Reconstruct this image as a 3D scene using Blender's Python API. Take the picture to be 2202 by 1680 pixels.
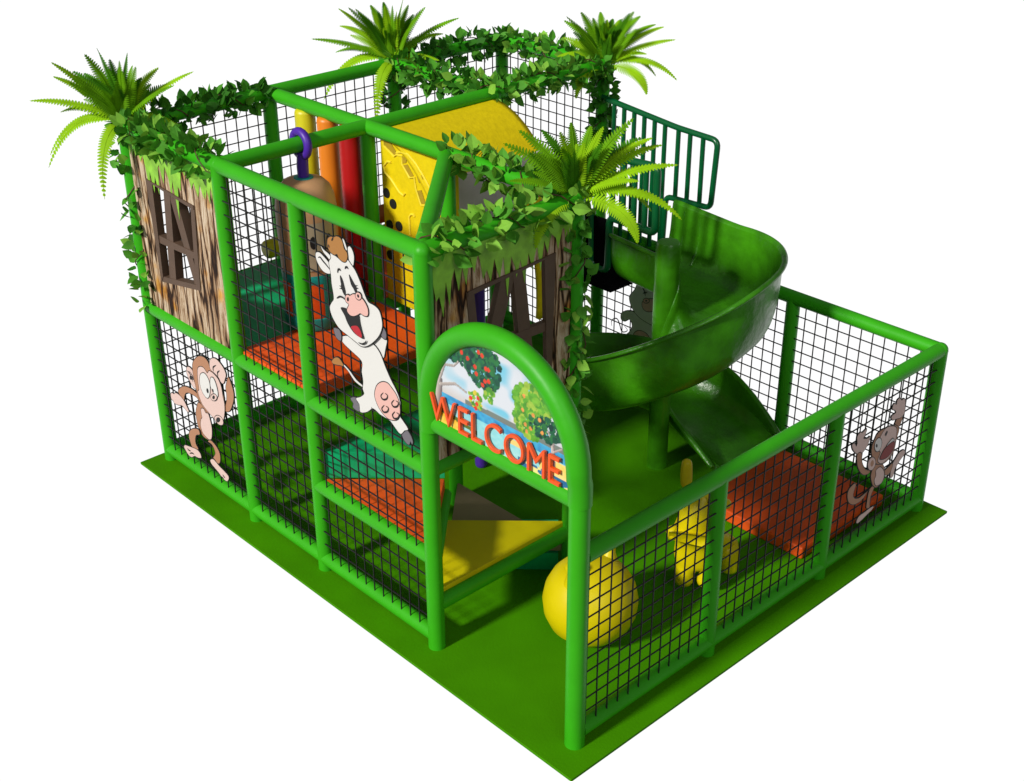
import bpy, bmesh, math, random
from mathutils import Vector, Matrix, Quaternion
for o in list(bpy.data.objects): bpy.data.objects.remove(o)
SC = bpy.context.scene
COL = SC.collection
R = math.radians
# ---------------------------------------------------------------- camera
CAM_LOC = Vector((-4.38705, -4.14969, 5.58504))
az, el, ro = R(46.81828), R(-28.09126), R(-0.27939)
fwd = Vector((math.cos(el)*math.cos(az), math.cos(el)*math.sin(az), math.sin(el)))
rt = fwd.cross(Vector((0, 0, 1))).normalized(); up = rt.cross(fwd)
rt2 = math.cos(ro)*rt + math.sin(ro)*up; up2 = -math.sin(ro)*rt + math.cos(ro)*up
cd = bpy.data.cameras.new('camera'); cam = bpy.data.objects.new('camera', cd); COL.objects.link(cam)
M = Matrix((rt2, up2, -fwd)).transposed().to_4x4(); M.translation = CAM_LOC
cam.matrix_world = M
cd.sensor_fit = 'HORIZONTAL'; cd.sensor_width = 36.0; cd.lens = 36.0*2889.02/2202.0; cd.clip_end = 500
SC.camera = cam
# ---------------------------------------------------------------- world: white studio sweep behind, dim room above and in front
W = bpy.data.worlds.new('World'); SC.world = W; W.use_nodes = True
nt = W.node_tree; nt.nodes.clear()
def wn(t, **k):
    n = nt.nodes.new(t)
    for a, b in k.items(): setattr(n, a, b)
    return n
tc = wn('ShaderNodeTexCoord'); sep = wn('ShaderNodeSeparateXYZ'); nt.links.new(tc.outputs['Generated'], sep.inputs[0])
mr = wn('ShaderNodeMapRange', interpolation_type='SMOOTHSTEP')
mr.inputs['From Min'].default_value = -0.14; mr.inputs['From Max'].default_value = 0.10
mr.inputs['To Min'].default_value = 1.0; mr.inputs['To Max'].default_value = 0.0
nt.links.new(sep.outputs['Z'], mr.inputs['Value'])
dot = wn('ShaderNodeVectorMath', operation='DOT_PRODUCT'); dot.inputs[1].default_value = (0.68, 0.73, 0.0)
nt.links.new(tc.outputs['Generated'], dot.inputs[0])
mr2 = wn('ShaderNodeMapRange', interpolation_type='SMOOTHSTEP')
mr2.inputs['From Min'].default_value = -0.1; mr2.inputs['From Max'].default_value = 0.35
nt.links.new(dot.outputs['Value'], mr2.inputs['Value'])
mul = wn('ShaderNodeMath', operation='MULTIPLY'); nt.links.new(mr.outputs[0], mul.inputs[0]); nt.links.new(mr2.outputs[0], mul.inputs[1])
mix = wn('ShaderNodeMix', data_type='RGBA'); nt.links.new(mul.outputs[0], mix.inputs[0])
AMB = 0.145
mix.inputs[6].default_value = (AMB, AMB, AMB, 1); mix.inputs[7].default_value = (1.04, 1.04, 1.04, 1)
bg = wn('ShaderNodeBackground'); nt.links.new(mix.outputs[2], bg.inputs[0]); bg.inputs[1].default_value = 1.0
wo = wn('ShaderNodeOutputWorld'); nt.links.new(bg.outputs[0], wo.inputs[0])
# ---------------------------------------------------------------- lamps
def sun(name, travel, strength, ang, col=(1, .97, .92)):
    l = bpy.data.lights.new(name, 'SUN'); l.energy = strength; l.angle = R(ang); l.color = col
    o = bpy.data.objects.new(name, l); COL.objects.link(o)
    o.rotation_euler = Vector(travel).to_track_quat('-Z', 'Y').to_euler(); o.location = (-6, 2, 6)
sun('key_light', (0.53, -0.02, -0.32), 4.1, 6)
sun('fill_light', (0.35, 0.75, -0.5), 0.6, 25, (1, 1, 1))
SC.view_settings.view_transform = 'Standard'; SC.view_settings.look = 'None'
SC.view_settings.exposure = 0; SC.view_settings.gamma = 1; SC.view_settings.use_curve_mapping = False
SC.render.engine = 'CYCLES'
CUTOUTS = {
'monkey_left': [
 ('brown','o',[(4.191,0.766),(4.145,0.812),(4.079,0.847),(3.995,0.862),(3.916,0.858),(3.875,0.84),(3.855,0.827),(3.874,0.792),(3.914,0.818),(3.982,0.819),(4.041,0.81),(4.081,0.788),(4.107,0.75),(4.12,0.716),(4.153,0.725),(4.178,0.743)]),
 ('pink','o',[(4.315,0.69),(4.293,0.709),(4.263,0.71),(4.241,0.729),(4.198,0.735),(4.153,0.725),(4.122,0.709),(4.094,0.678),(4.068,0.639),(4.088,0.627),(4.136,0.647),(4.17,0.651),(4.221,0.634),(4.282,0.628),(4.284,0.645),(4.313,0.648)]),
 ('brown','o',[(3.448,1.118),(3.416,1.176),(3.392,1.14),(3.371,1.082),(3.378,1.014),(3.42,0.931),(3.461,0.881),(3.508,0.863),(3.515,0.88),(3.496,0.921),(3.478,0.961),(3.467,1.019),(3.468,1.071)]),
 ('pink','o',[(4.002,1.037),(3.964,1.055),(3.922,1.04),(3.898,0.995),(3.9,0.933),(3.902,0.898),(3.942,0.896),(3.989,0.94),(4.013,0.986)]),
 ('brown','o',[(3.886,0.787),(3.917,0.747),(3.951,0.671),(3.95,0.594),(3.929,0.532),(3.879,0.496),(3.811,0.497),(3.786,0.507),(3.753,0.563),(3.746,0.65),(3.77,0.751),(3.811,0.769)]),
 ('pink','o',[(3.862,0.742),(3.825,0.756),(3.802,0.731),(3.767,0.738),(3.749,0.69),(3.74,0.624),(3.756,0.548),(3.786,0.507),(3.842,0.512),(3.888,0.535),(3.9,0.587),(3.883,0.643),(3.861,0.666),(3.865,0.699)]),
 ('brown','o',[(3.905,1.093),(3.863,1.155),(3.797,1.206),(3.728,1.225),(3.676,1.21),(3.648,1.162),(3.595,1.128),(3.54,1.083),(3.513,1.001),(3.513,0.948),(3.612,0.828),(3.737,0.75),(3.822,0.771),(3.877,0.833),(3.894,0.908),(3.909,0.998)]),
 ('pink','o',[(3.835,1.079),(3.805,1.117),(3.747,1.132),(3.698,1.103),(3.67,1.134),(3.616,1.134),(3.556,1.11),(3.524,1.057),(3.517,0.979),(3.507,0.924),(3.522,0.843),(3.558,0.768),(3.629,0.739),(3.695,0.74),(3.767,0.766),(3.828,0.797),(3.861,0.852),(3.87,0.89),(3.849,0.912),(3.848,0.993)]),
 ('pink','o',[(3.672,0.742),(3.632,0.779),(3.576,0.788),(3.554,0.763),(3.565,0.731),(3.613,0.711),(3.654,0.722)]),
 ('black','f',[(3.59,0.76),(3.599,0.744),(3.616,0.729),(3.635,0.721),(3.649,0.724),(3.652,0.735),(3.643,0.752),(3.626,0.767),(3.607,0.774),(3.593,0.772)]),
 ('white','o',[(3.795,1.06),(3.745,1.089),(3.704,1.075),(3.68,1.03),(3.689,0.96),(3.717,0.901),(3.754,0.884),(3.794,0.906),(3.818,0.951),(3.818,1.005)]),
 ('black','f',[(3.706,0.96),(3.707,0.947),(3.714,0.936),(3.723,0.931),(3.732,0.935),(3.737,0.945),(3.736,0.958),(3.729,0.969),(3.719,0.974),(3.71,0.971)]),
 ('white','o',[(3.646,1.089),(3.613,1.096),(3.588,1.059),(3.576,1.01),(3.58,0.962),(3.608,0.958),(3.637,0.973),(3.664,1.003),(3.663,1.05)]),
 ('black','f',[(3.63,0.991),(3.63,0.981),(3.635,0.973),(3.641,0.969),(3.648,0.972),(3.651,0.98),(3.65,0.99),(3.646,0.998),(3.639,1.001),(3.633,0.998)]),
 ('pink','o',[(3.594,0.948),(3.606,0.928),(3.629,0.909),(3.656,0.899),(3.675,0.901),(3.68,0.915),(3.668,0.935),(3.644,0.954),(3.618,0.964),(3.599,0.962)]),
 ('black','f',[(3.62,0.938),(3.626,0.926),(3.637,0.916),(3.648,0.912),(3.657,0.914),(3.658,0.923),(3.652,0.935),(3.642,0.945),(3.63,0.949),(3.622,0.947)]),
 ('black','f',[(3.924,0.988),(3.924,0.977),(3.931,0.967),(3.941,0.962),(3.952,0.962),(3.958,0.969),(3.958,0.98),(3.952,0.99),(3.941,0.996),(3.93,0.995)]),
 ('black','s',[(3.982,1.024),(3.95,1.016),(3.927,0.991),(3.918,0.953)]),
 ('pink','o',[(3.631,1.22),(3.601,1.261),(3.544,1.282),(3.493,1.271),(3.446,1.243),(3.422,1.2),(3.44,1.161),(3.471,1.11),(3.503,1.111),(3.529,1.14),(3.59,1.157),(3.631,1.168)]),
 ('black','s',[(3.588,1.164),(3.587,1.197),(3.543,1.23)]),
 ('black','s',[(3.533,1.145),(3.533,1.175),(3.501,1.203)]),
 ('brown','o',[(3.926,0.544),(4.014,0.512),(4.066,0.462),(4.083,0.411),(4.069,0.367),(4.052,0.338),(3.98,0.347),(3.966,0.36),(3.994,0.391),(3.988,0.444),(3.962,0.483),(3.911,0.508)]),
 ('pink','o',[(4.165,0.304),(4.115,0.318),(4.054,0.33),(3.993,0.341),(3.948,0.331),(3.933,0.294),(3.984,0.272),(4.032,0.266),(4.087,0.232),(4.133,0.237),(4.163,0.261),(4.182,0.282)]),
 ('black','s',[(4.132,0.292),(4.111,0.283),(4.08,0.289)]),
 ('black','s',[(4.105,0.257),(4.065,0.278),(4.035,0.279)]),
 ('brown','o',[(3.788,0.499),(3.75,0.523),(3.696,0.51),(3.657,0.484),(3.637,0.444),(3.649,0.382),(3.682,0.353),(3.724,0.371),(3.739,0.378),(3.701,0.43),(3.715,0.474),(3.744,0.497)]),
 ('pink','o',[(3.787,0.336),(3.748,0.36),(3.705,0.35),(3.664,0.333),(3.6,0.318),(3.549,0.298),(3.555,0.267),(3.582,0.241),(3.636,0.245),(3.687,0.272),(3.739,0.292),(3.781,0.31)]),
 ('black','s',[(3.63,0.276),(3.6,0.261)]),
 ('black','s',[(3.652,0.252),(3.62,0.245)]),
],
'cow_front': [
 ('white','o',[(1.674,2.054),(1.596,1.985),(1.563,2.062),(1.543,2.132),(1.574,2.153),(1.654,2.074)]),
 ('white','o',[(1.819,1.712),(1.891,1.724),(1.95,1.769),(1.998,1.791),(1.987,1.797),(1.94,1.778),(1.875,1.737),(1.818,1.723)]),
 ('tan','o',[(2.12,1.774),(2.091,1.809),(2.054,1.827),(2.025,1.819),(1.998,1.791),(2.039,1.78),(2.096,1.766)]),
 ('hoof','o',[(1.945,1.58),(1.887,1.609),(1.851,1.576),(1.846,1.53),(1.886,1.517),(1.925,1.526),(1.917,1.556)]),
 ('hoof','o',[(1.439,1.549),(1.396,1.58),(1.36,1.565),(1.337,1.527),(1.344,1.503),(1.36,1.517),(1.374,1.486),(1.411,1.493),(1.436,1.523)]),
 ('white','o',[(1.991,1.995),(1.98,1.959),(1.895,1.93),(1.797,1.896),(1.804,1.824),(1.795,1.76),(1.805,1.702),(1.793,1.673),(1.836,1.633),(1.883,1.604),(1.851,1.576),(1.846,1.524),(1.775,1.554),(1.713,1.603),(1.647,1.589),(1.6,1.587),(1.544,1.583),(1.499,1.554),(1.45,1.531),(1.41,1.571),(1.376,1.595),(1.429,1.637),(1.446,1.656),(1.439,1.752),(1.471,1.818),(1.522,1.877),(1.571,1.949),(1.612,2.018),(1.674,2.054),(1.751,2.033),(1.845,2.046)]),
 ('black','s',[(1.727,1.604),(1.714,1.589),(1.695,1.586)]),
 ('rose','o',[(1.685,1.709),(1.66,1.778),(1.609,1.824),(1.552,1.839),(1.508,1.817),(1.473,1.791),(1.448,1.748),(1.444,1.684),(1.466,1.628),(1.524,1.598),(1.58,1.595),(1.635,1.621),(1.67,1.661)]),
 ('black','s',[(1.596,1.758),(1.622,1.726),(1.604,1.709),(1.568,1.725),(1.555,1.754),(1.579,1.76)]),
 ('black','s',[(1.492,1.749),(1.518,1.717),(1.501,1.699),(1.465,1.716),(1.452,1.745),(1.476,1.75)]),
 ('black','s',[(1.593,1.673),(1.619,1.64),(1.602,1.622),(1.565,1.64),(1.552,1.669),(1.576,1.674)]),
 ('black','s',[(1.491,1.669),(1.516,1.637),(1.499,1.619),(1.464,1.636),(1.45,1.665),(1.474,1.67)]),
 ('hoof','o',[(1.568,2.204),(1.546,2.196),(1.534,2.169),(1.544,2.135),(1.58,2.143),(1.578,2.175)]),
 ('hoof','o',[(2.059,2.03),(2.021,2.04),(1.998,2.035),(1.986,2.002),(1.997,1.966),(2.037,1.973),(2.054,2.0)]),
 ('white','o',[(2.186,2.492),(2.152,2.505),(2.114,2.493),(2.069,2.471),(2.033,2.441),(2.037,2.407),(2.086,2.389),(2.133,2.395),(2.17,2.425),(2.19,2.46)]),
 ('black','s',[(2.165,2.468),(2.144,2.477),(2.118,2.461),(2.08,2.442),(2.047,2.421)]),
 ('white','o',[(2.127,2.553),(2.101,2.538),(2.055,2.526),(2.025,2.509),(2.012,2.488),(2.036,2.486),(2.073,2.505),(2.103,2.522)]),
 ('white','o',[(1.852,2.62),(1.835,2.637),(1.814,2.626),(1.798,2.592),(1.802,2.551),(1.817,2.517),(1.845,2.538),(1.849,2.577)]),
 ('white','o',[(1.897,2.664),(1.882,2.661),(1.86,2.613),(1.872,2.609)]),
 ('white','o',[(2.026,2.539),(1.968,2.531),(1.908,2.519),(1.86,2.544),(1.831,2.527),(1.789,2.495),(1.749,2.437),(1.717,2.377),(1.683,2.332),(1.625,2.327),(1.582,2.31),(1.563,2.266),(1.56,2.217),(1.587,2.156),(1.636,2.098),(1.709,2.038),(1.773,2.01),(1.819,2.018),(1.903,2.036),(1.98,2.052),(2.025,2.079),(2.061,2.12),(2.075,2.168),(2.051,2.208),(2.028,2.236),(2.027,2.278),(2.037,2.337),(2.038,2.399),(2.045,2.437),(2.048,2.477),(2.025,2.509)]),
 ('tan','o',[(2.044,2.624),(2.01,2.649),(1.986,2.65),(1.954,2.667),(1.916,2.666),(1.895,2.642),(1.887,2.61),(1.862,2.592),(1.858,2.564),(1.876,2.531),(1.908,2.522),(1.945,2.533),(1.958,2.554),(1.991,2.54),(2.029,2.549),(2.049,2.578)]),
 ('black','s',[(2.034,2.572),(2.04,2.591)]),
 ('black','s',[(2.004,2.626),(1.985,2.65)]),
 ('black','f',[(1.941,2.423),(1.921,2.404),(1.907,2.368),(1.896,2.325),(1.906,2.301),(1.925,2.316),(1.935,2.333),(1.959,2.331),(1.938,2.345),(1.96,2.351),(1.939,2.358),(1.944,2.397)]),
 ('black','f',[(1.849,2.457),(1.825,2.434),(1.797,2.407),(1.77,2.411),(1.79,2.397),(1.764,2.392),(1.784,2.384),(1.777,2.363),(1.795,2.352),(1.815,2.376),(1.836,2.395),(1.848,2.432)]),
 ('black','s',[(1.964,2.432),(1.957,2.454),(1.941,2.463),(1.932,2.454)]),
 ('black','s',[(1.885,2.482),(1.876,2.496),(1.864,2.5),(1.854,2.49)]),
 ('black','s',[(1.99,2.258),(1.96,2.279),(1.928,2.284),(1.906,2.276)]),
 ('black','f',[(1.956,2.207),(1.9,2.221),(1.871,2.199),(1.833,2.191),(1.777,2.22),(1.766,2.167),(1.749,2.111),(1.737,2.073),(1.791,2.07),(1.844,2.083),(1.894,2.123),(1.921,2.167)]),
 ('red','f',[(1.86,2.114),(1.807,2.137),(1.778,2.127),(1.758,2.092),(1.768,2.07),(1.813,2.078),(1.85,2.097)]),
 ('rose','o',[(1.851,2.319),(1.819,2.34),(1.78,2.347),(1.735,2.341),(1.7,2.317),(1.68,2.283),(1.687,2.245),(1.722,2.233),(1.756,2.237),(1.785,2.218),(1.825,2.196),(1.864,2.191),(1.889,2.214),(1.865,2.258),(1.895,2.269),(1.896,2.299),(1.874,2.319)]),
 ('rose','o',[(1.74,2.36),(1.738,2.347),(1.746,2.333),(1.761,2.324),(1.778,2.323),(1.79,2.331),(1.792,2.344),(1.784,2.358),(1.769,2.367),(1.752,2.368)]),
 ('black','f',[(1.861,2.294),(1.864,2.285),(1.869,2.278),(1.876,2.276),(1.88,2.28),(1.882,2.288),(1.879,2.297),(1.873,2.304),(1.867,2.306),(1.862,2.302)]),
 ('black','f',[(1.756,2.351),(1.755,2.345),(1.758,2.339),(1.764,2.336),(1.77,2.337),(1.774,2.342),(1.775,2.348),(1.772,2.354),(1.766,2.357),(1.76,2.356)]),
 ('black','s',[(1.79,2.033),(1.755,2.035),(1.723,2.054),(1.71,2.074)]),
],
'monkey_right': [
 ('brown','o',[(3.192,0.996),(3.173,0.943),(3.145,0.927),(3.099,0.945),(3.11,0.988),(3.126,1.008)]),
 ('pink','o',[(3.037,1.121),(3.05,1.156),(3.085,1.136),(3.088,1.168),(3.118,1.173),(3.145,1.146),(3.171,1.15),(3.194,1.128),(3.204,1.078),(3.206,1.024),(3.169,1.005),(3.103,1.017),(3.059,1.027),(3.041,1.061),(3.091,1.068),(3.079,1.095)]),
 ('pink','o',[(2.732,1.083),(2.721,1.042),(2.706,1.019),(2.76,0.997),(2.789,1.002),(2.772,0.943),(2.71,0.902),(2.658,0.918),(2.597,0.975),(2.575,1.023),(2.602,1.022),(2.628,0.988),(2.639,1.01),(2.627,1.067),(2.663,1.085),(2.68,1.072)]),
 ('brown','o',[(2.658,0.918),(2.705,0.905),(2.727,0.823),(2.783,0.745),(2.853,0.702),(2.825,0.69),(2.759,0.715),(2.694,0.79),(2.664,0.862)]),
 ('pink','o',[(3.274,0.698),(3.294,0.662),(3.247,0.633),(3.22,0.61),(3.185,0.576),(3.176,0.524),(3.142,0.531),(3.138,0.596),(3.149,0.639),(3.184,0.673),(3.22,0.7)]),
 ('brown','o',[(3.048,0.62),(3.097,0.633),(3.137,0.644),(3.144,0.614),(3.121,0.575),(3.068,0.577)]),
 ('brown','o',[(2.666,0.681),(2.609,0.665),(2.594,0.618),(2.622,0.551),(2.681,0.504),(2.755,0.492),(2.813,0.508),(2.876,0.549),(2.928,0.547),(2.837,0.538),(2.758,0.525),(2.693,0.547),(2.663,0.594),(2.681,0.654)]),
 ('brown','o',[(2.895,0.554),(2.93,0.539),(2.9,0.483),(2.898,0.421),(2.906,0.383),(2.868,0.393),(2.864,0.457),(2.871,0.524)]),
 ('pink','o',[(2.956,0.367),(2.94,0.346),(2.881,0.331),(2.822,0.315),(2.771,0.31),(2.757,0.331),(2.781,0.362),(2.853,0.365),(2.904,0.37)]),
 ('brown','o',[(2.898,0.731),(2.986,0.707),(3.036,0.625),(3.041,0.553),(2.994,0.532),(2.953,0.529),(2.902,0.572),(2.863,0.657),(2.873,0.708)]),
 ('pink','o',[(2.919,0.681),(2.97,0.687),(3.024,0.63),(3.036,0.576),(3.013,0.538),(2.949,0.545),(2.916,0.6),(2.929,0.636)]),
 ('brown','o',[(2.871,0.996),(2.93,1.005),(3.006,0.989),(3.092,0.975),(3.147,0.92),(3.131,0.852),(3.121,0.761),(3.068,0.714),(2.986,0.707),(2.894,0.753),(2.834,0.838),(2.819,0.911),(2.847,0.966)]),
 ('pink','o',[(2.903,0.943),(2.962,0.999),(3.048,0.985),(3.11,0.941),(3.119,0.856),(3.107,0.773),(3.065,0.729),(2.984,0.715),(2.924,0.754),(2.927,0.786),(2.94,0.821),(2.913,0.853),(2.943,0.9)]),
 ('white','o',[(2.935,0.879),(2.924,0.853),(2.9,0.846),(2.874,0.86),(2.854,0.89),(2.849,0.924),(2.86,0.949),(2.884,0.956),(2.91,0.942),(2.93,0.913)]),
 ('black','f',[(2.884,0.897),(2.883,0.888),(2.879,0.885),(2.871,0.888),(2.864,0.896),(2.859,0.906),(2.859,0.915),(2.864,0.918),(2.872,0.915),(2.879,0.907)]),
 ('black','f',[(2.988,0.95),(2.98,0.941),(2.971,0.939),(2.964,0.943),(2.962,0.953),(2.966,0.964),(2.974,0.972),(2.983,0.975),(2.99,0.971),(2.991,0.961)]),
 ('white','o',[(3.007,0.848),(3.073,0.878),(3.092,0.847),(3.043,0.827)]),
 ('darkred','o',[(3.09,0.848),(3.106,0.801),(3.069,0.755),(3.009,0.746),(2.942,0.767),(2.955,0.802),(2.998,0.838)]),
 ('pink','o',[(2.88,0.75),(2.868,0.726),(2.842,0.721),(2.813,0.737),(2.791,0.767),(2.786,0.8),(2.798,0.824),(2.823,0.828),(2.852,0.813),(2.874,0.783)]),
 ('brown','f',[(2.858,0.766),(2.852,0.753),(2.841,0.749),(2.829,0.756),(2.819,0.77),(2.817,0.787),(2.823,0.8),(2.834,0.804),(2.846,0.797),(2.855,0.782)]),
],
'cow_back': [
 ('white','o',[(2.85,0.689),(2.691,0.65),(2.634,0.614),(2.591,0.445),(2.602,0.262),(2.711,0.194),(2.915,0.147),(2.946,0.313),(2.973,0.403),(2.908,0.473),(2.871,0.551),(2.908,0.604),(2.958,0.569),(3.004,0.572),(3.001,0.629),(2.94,0.673)]),
 ('rose','o',[(2.859,0.424),(2.84,0.497),(2.775,0.538),(2.696,0.528),(2.659,0.476),(2.672,0.415),(2.732,0.371),(2.822,0.362)]),
 ('black','s',[(2.766,0.476),(2.728,0.499),(2.71,0.477),(2.736,0.444)]),
 ('white','o',[(2.821,0.981),(2.757,1.023),(2.67,1.045),(2.594,1.043),(2.557,0.966),(2.546,0.79),(2.625,0.654),(2.691,0.641),(2.792,0.662),(2.862,0.703),(2.905,0.763),(2.913,0.824),(2.861,0.896)]),
 ('rose','o',[(2.767,0.808),(2.725,0.849),(2.65,0.882),(2.595,0.873),(2.601,0.799),(2.697,0.749),(2.753,0.758)]),
 ('rose','o',[(2.69,0.853),(2.695,0.839),(2.711,0.827),(2.731,0.82),(2.748,0.822),(2.755,0.832),(2.749,0.845),(2.733,0.858),(2.713,0.864),(2.697,0.862)]),
 ('black','f',[(2.711,0.846),(2.713,0.841),(2.718,0.837),(2.725,0.834),(2.731,0.835),(2.733,0.839),(2.731,0.844),(2.726,0.848),(2.719,0.85),(2.714,0.849)]),
 ('black','s',[(2.787,0.969),(2.751,0.93),(2.732,0.882)]),
 ('black','s',[(2.761,0.9),(2.713,0.925)]),
 ('black','s',[(2.956,0.523),(2.92,0.497),(2.953,0.467),(2.988,0.465),(3.007,0.505),(3.038,0.56),(3.079,0.556),(3.112,0.517),(3.104,0.472)]),
],
}
WINDOW_BARS = [[(4.287, 2.43), (3.662, 2.391), (3.661, 2.362), (4.212, 2.412)], [(4.287, 2.43), (4.204, 2.412), (4.227, 1.691), (4.263, 1.642)], [(3.705, 2.364), (3.652, 2.389), (3.708, 1.744), (3.76, 1.768)], [(4.252, 1.687), (3.724, 1.779), (3.708, 1.744), (4.263, 1.642)], [(4.267, 2.017), (3.694, 2.027), (3.697, 1.978), (4.265, 1.958)], [(4.063, 2.405), (3.979, 2.396), (4.05, 1.718), (4.143, 1.703)], [(4.0, 2.395), (3.897, 2.386), (3.717, 1.777), (3.791, 1.767)]]
CHEESE_RIDGE=[(3.223, 2.672), (3.218, 2.622), (3.108, 2.571), (3.081, 2.591), (3.016, 2.595), (3.024, 2.537), (2.944, 2.454), (2.891, 2.47), (2.879, 2.391), (2.826, 2.281), (2.779, 2.291)]
CHEESE_OUTER=[(3.08, 2.603), (3.027, 2.621), (2.95, 2.622), (2.868, 2.574), (2.804, 2.517), (2.725, 2.436), (2.688, 2.361)]
CHEESE_J=[(3.147, 2.519), (3.191, 2.514), (3.235, 2.469), (3.225, 2.425), (3.156, 2.39), (3.065, 2.314), (3.022, 2.302), (3.004, 2.324)]
CHEESE_J2=[(2.965, 2.016), (2.965, 2.105), (2.967, 2.156), (2.944, 2.181), (2.911, 2.186), (2.907, 2.173)]
CHEESE_QUADS=[[(3.21, 2.663), (3.153, 2.673), (3.08, 2.603), (3.108, 2.576), (3.21, 2.618)], [(3.012, 2.588), (2.955, 2.607), (2.98, 2.553), (3.022, 2.54)], [(3.007, 2.532), (2.963, 2.546), (2.9, 2.477), (2.943, 2.46)], [(2.865, 2.485), (2.809, 2.507), (2.791, 2.464), (2.842, 2.44)], [(2.863, 2.378), (2.82, 2.394), (2.778, 2.303), (2.817, 2.292)]]
CHEESE_HOLES=[(3.22, 2.27), (3.148, 2.205), (3.20, 2.03), (3.09, 2.049), (3.21, 1.79)]
# ---------------------------------------------------------------- materials
def mat(name, col, rough=.5, var=.0, scale=8., bump=0., bscale=30., spec=.5, metal=0., sub=0., coat=0.):
    m = bpy.data.materials.new(name); m.use_nodes = True; t = m.node_tree; b = t.nodes['Principled BSDF']
    b.inputs['Base Color'].default_value = (*col, 1); b.inputs['Roughness'].default_value = rough
    b.inputs['Specular IOR Level'].default_value = spec; b.inputs['Metallic'].default_value = metal
    b.inputs['Coat Weight'].default_value = coat
    tc = t.nodes.new('ShaderNodeTexCoord')
    if var:
        n = t.nodes.new('ShaderNodeTexNoise'); n.inputs['Scale'].default_value = scale; n.inputs['Detail'].default_value = 5
        t.links.new(tc.outputs['Object'], n.inputs['Vector'])
        r = t.nodes.new('ShaderNodeMapRange'); r.inputs['From Min'].default_value = .3; r.inputs['From Max'].default_value = .7
        r.inputs['To Min'].default_value = 1-var; r.inputs['To Max'].default_value = 1+var
        t.links.new(n.outputs['Fac'], r.inputs['Value'])
        v = t.nodes.new('ShaderNodeVectorMath'); v.operation = 'SCALE'; v.inputs[0].default_value = col
        t.links.new(r.outputs[0], v.inputs['Scale']); t.links.new(v.outputs[0], b.inputs['Base Color'])
    if bump:
        n = t.nodes.new('ShaderNodeTexNoise'); n.inputs['Scale'].default_value = bscale; n.inputs['Detail'].default_value = 4
        t.links.new(tc.outputs['Object'], n.inputs['Vector'])
        p = t.nodes.new('ShaderNodeBump'); p.inputs['Strength'].default_value = bump; p.inputs['Distance'].default_value = .02
        t.links.new(n.outputs['Fac'], p.inputs['Height']); t.links.new(p.outputs[0], b.inputs['Normal'])
    return m
VINYL = mat('green_vinyl', (.034, .355, .006), .45, .05, 5, .12, 9, .28)
MATG = mat('mat_green', (.050, .235, .0), .7, .10, 2.2, .1, 60, .06)
NET = mat('black_net', (.006, .006, .007), .6)
TEAL = mat('teal_vinyl', (.001, .36, .13), .42, .2, 4, .9, 3.5, .4)
ORANGE = mat('orange_vinyl', (.74, .085, .008), .5, .10, 4, .5, 3, .35)
YEL = mat('yellow_vinyl', (.56, .48, .0), .5, .08, 4, .3, 4, .3)
CHEESE = mat('yellow_plastic', (.68, .53, .003), .65, .07, 22, .15, 30, .15)
CHEESELINE = mat('yellow_ridge', (.85, .68, .03), .6, .05, 14)
CHEESEDARK = mat('recess_shade', (.38, .26, .005), .7, .1, 14)  # same yellow plastic, darkened to paint in the shade of the moulded recesses
BLACK = mat('black_plastic', (.004, .004, .004), .6)
BLACKP = mat('black_platform', (.0015, .0012, .002), .9, spec=.05)
SLIDE = mat('slide_plastic', (.036, .20, .003), .30, .35, 4.0, 1.0, 4.5, .45)
RAIL = mat('dark_green_rail', (.0, .085, .022), .3, .05, 5, spec=.5)
PURPLE = mat('purple_strap', (.065, .015, .33), .45, .08, 8)
BROWNV = mat('brown_vinyl', (.46, .25, .12), .5, .06, 5, .3, 4)
BEIGE = mat('beige_print', (.36, .29, .19), .5, .06, 5)
BLUE = mat('blue_print', (.03, .25, .6), .5)
TURQ = mat('turquoise_print', (.0, .24, .21), .5)
ROLY = mat('yellow_roller', (.58, .54, .008), .42); ROLO = mat('orange_roller', (.70, .20, .008), .42); ROLR = mat('red_roller', (.38, .0, .001), .42)
ROLB = mat('rust_roller', (.45, .10, .01), .5)
BALL = mat('yellow_rubber', (.60, .49, .0), .42, .03, 5, spec=.35)
GREY = mat('grey_board', (.58, .52, .51), .6, .12, 8)
WOOD = mat('dark_brown_wood', (.095, .055, .034), .6, .1, 12)
TAUPE = mat('taupe_vinyl', (.27, .21, .12), .7, .05, 5)
LETTER = mat('orange_letter', (.78, .085, .008), .4)
IRIS = mat('blue_ring', (.01, .06, .35), .4)
PAL = {'brown': mat('print_brown', (.40, .19, .10), .6), 'pink': mat('print_pale_pink', (.66, .48, .43), .6),
       'white': mat('print_white', (.66, .655, .63), .6), 'black': mat('print_black', (.004, .004, .004), .6),
       'tan': mat('print_tan', (.36, .16, .035), .6), 'hoof': mat('print_grey', (.14, .13, .15), .6),
       'rose': mat('print_rose', (.70, .41, .36), .6), 'red': mat('print_red', (.42, .01, .02), .6),
       'darkred': mat('print_dark_red', (.22, .01, .008), .6)}
def leafmat(name, col, var):
    m = mat(name, col, .6, var, 6, spec=.12)
    t = m.node_tree; b = t.nodes['Principled BSDF']; out = t.nodes['Material Output']
    tr = t.nodes.new('ShaderNodeBsdfTranslucent'); tr.inputs[0].default_value = (col[0]*1.3, col[1]*1.3, col[2], 1)
    mx = t.nodes.new('ShaderNodeMixShader'); mx.inputs[0].default_value = .15
    t.links.new(b.outputs[0], mx.inputs[1]); t.links.new(tr.outputs[0], mx.inputs[2]); t.links.new(mx.outputs[0], out.inputs[0])
    return m
IVY = [leafmat('ivy_leaf', (.07, .27, .022), .35), leafmat('ivy_leaf_pale', (.19, .42, .045), .3), leafmat('ivy_leaf_deep', (.03, .15, .012), .3)]
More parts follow.
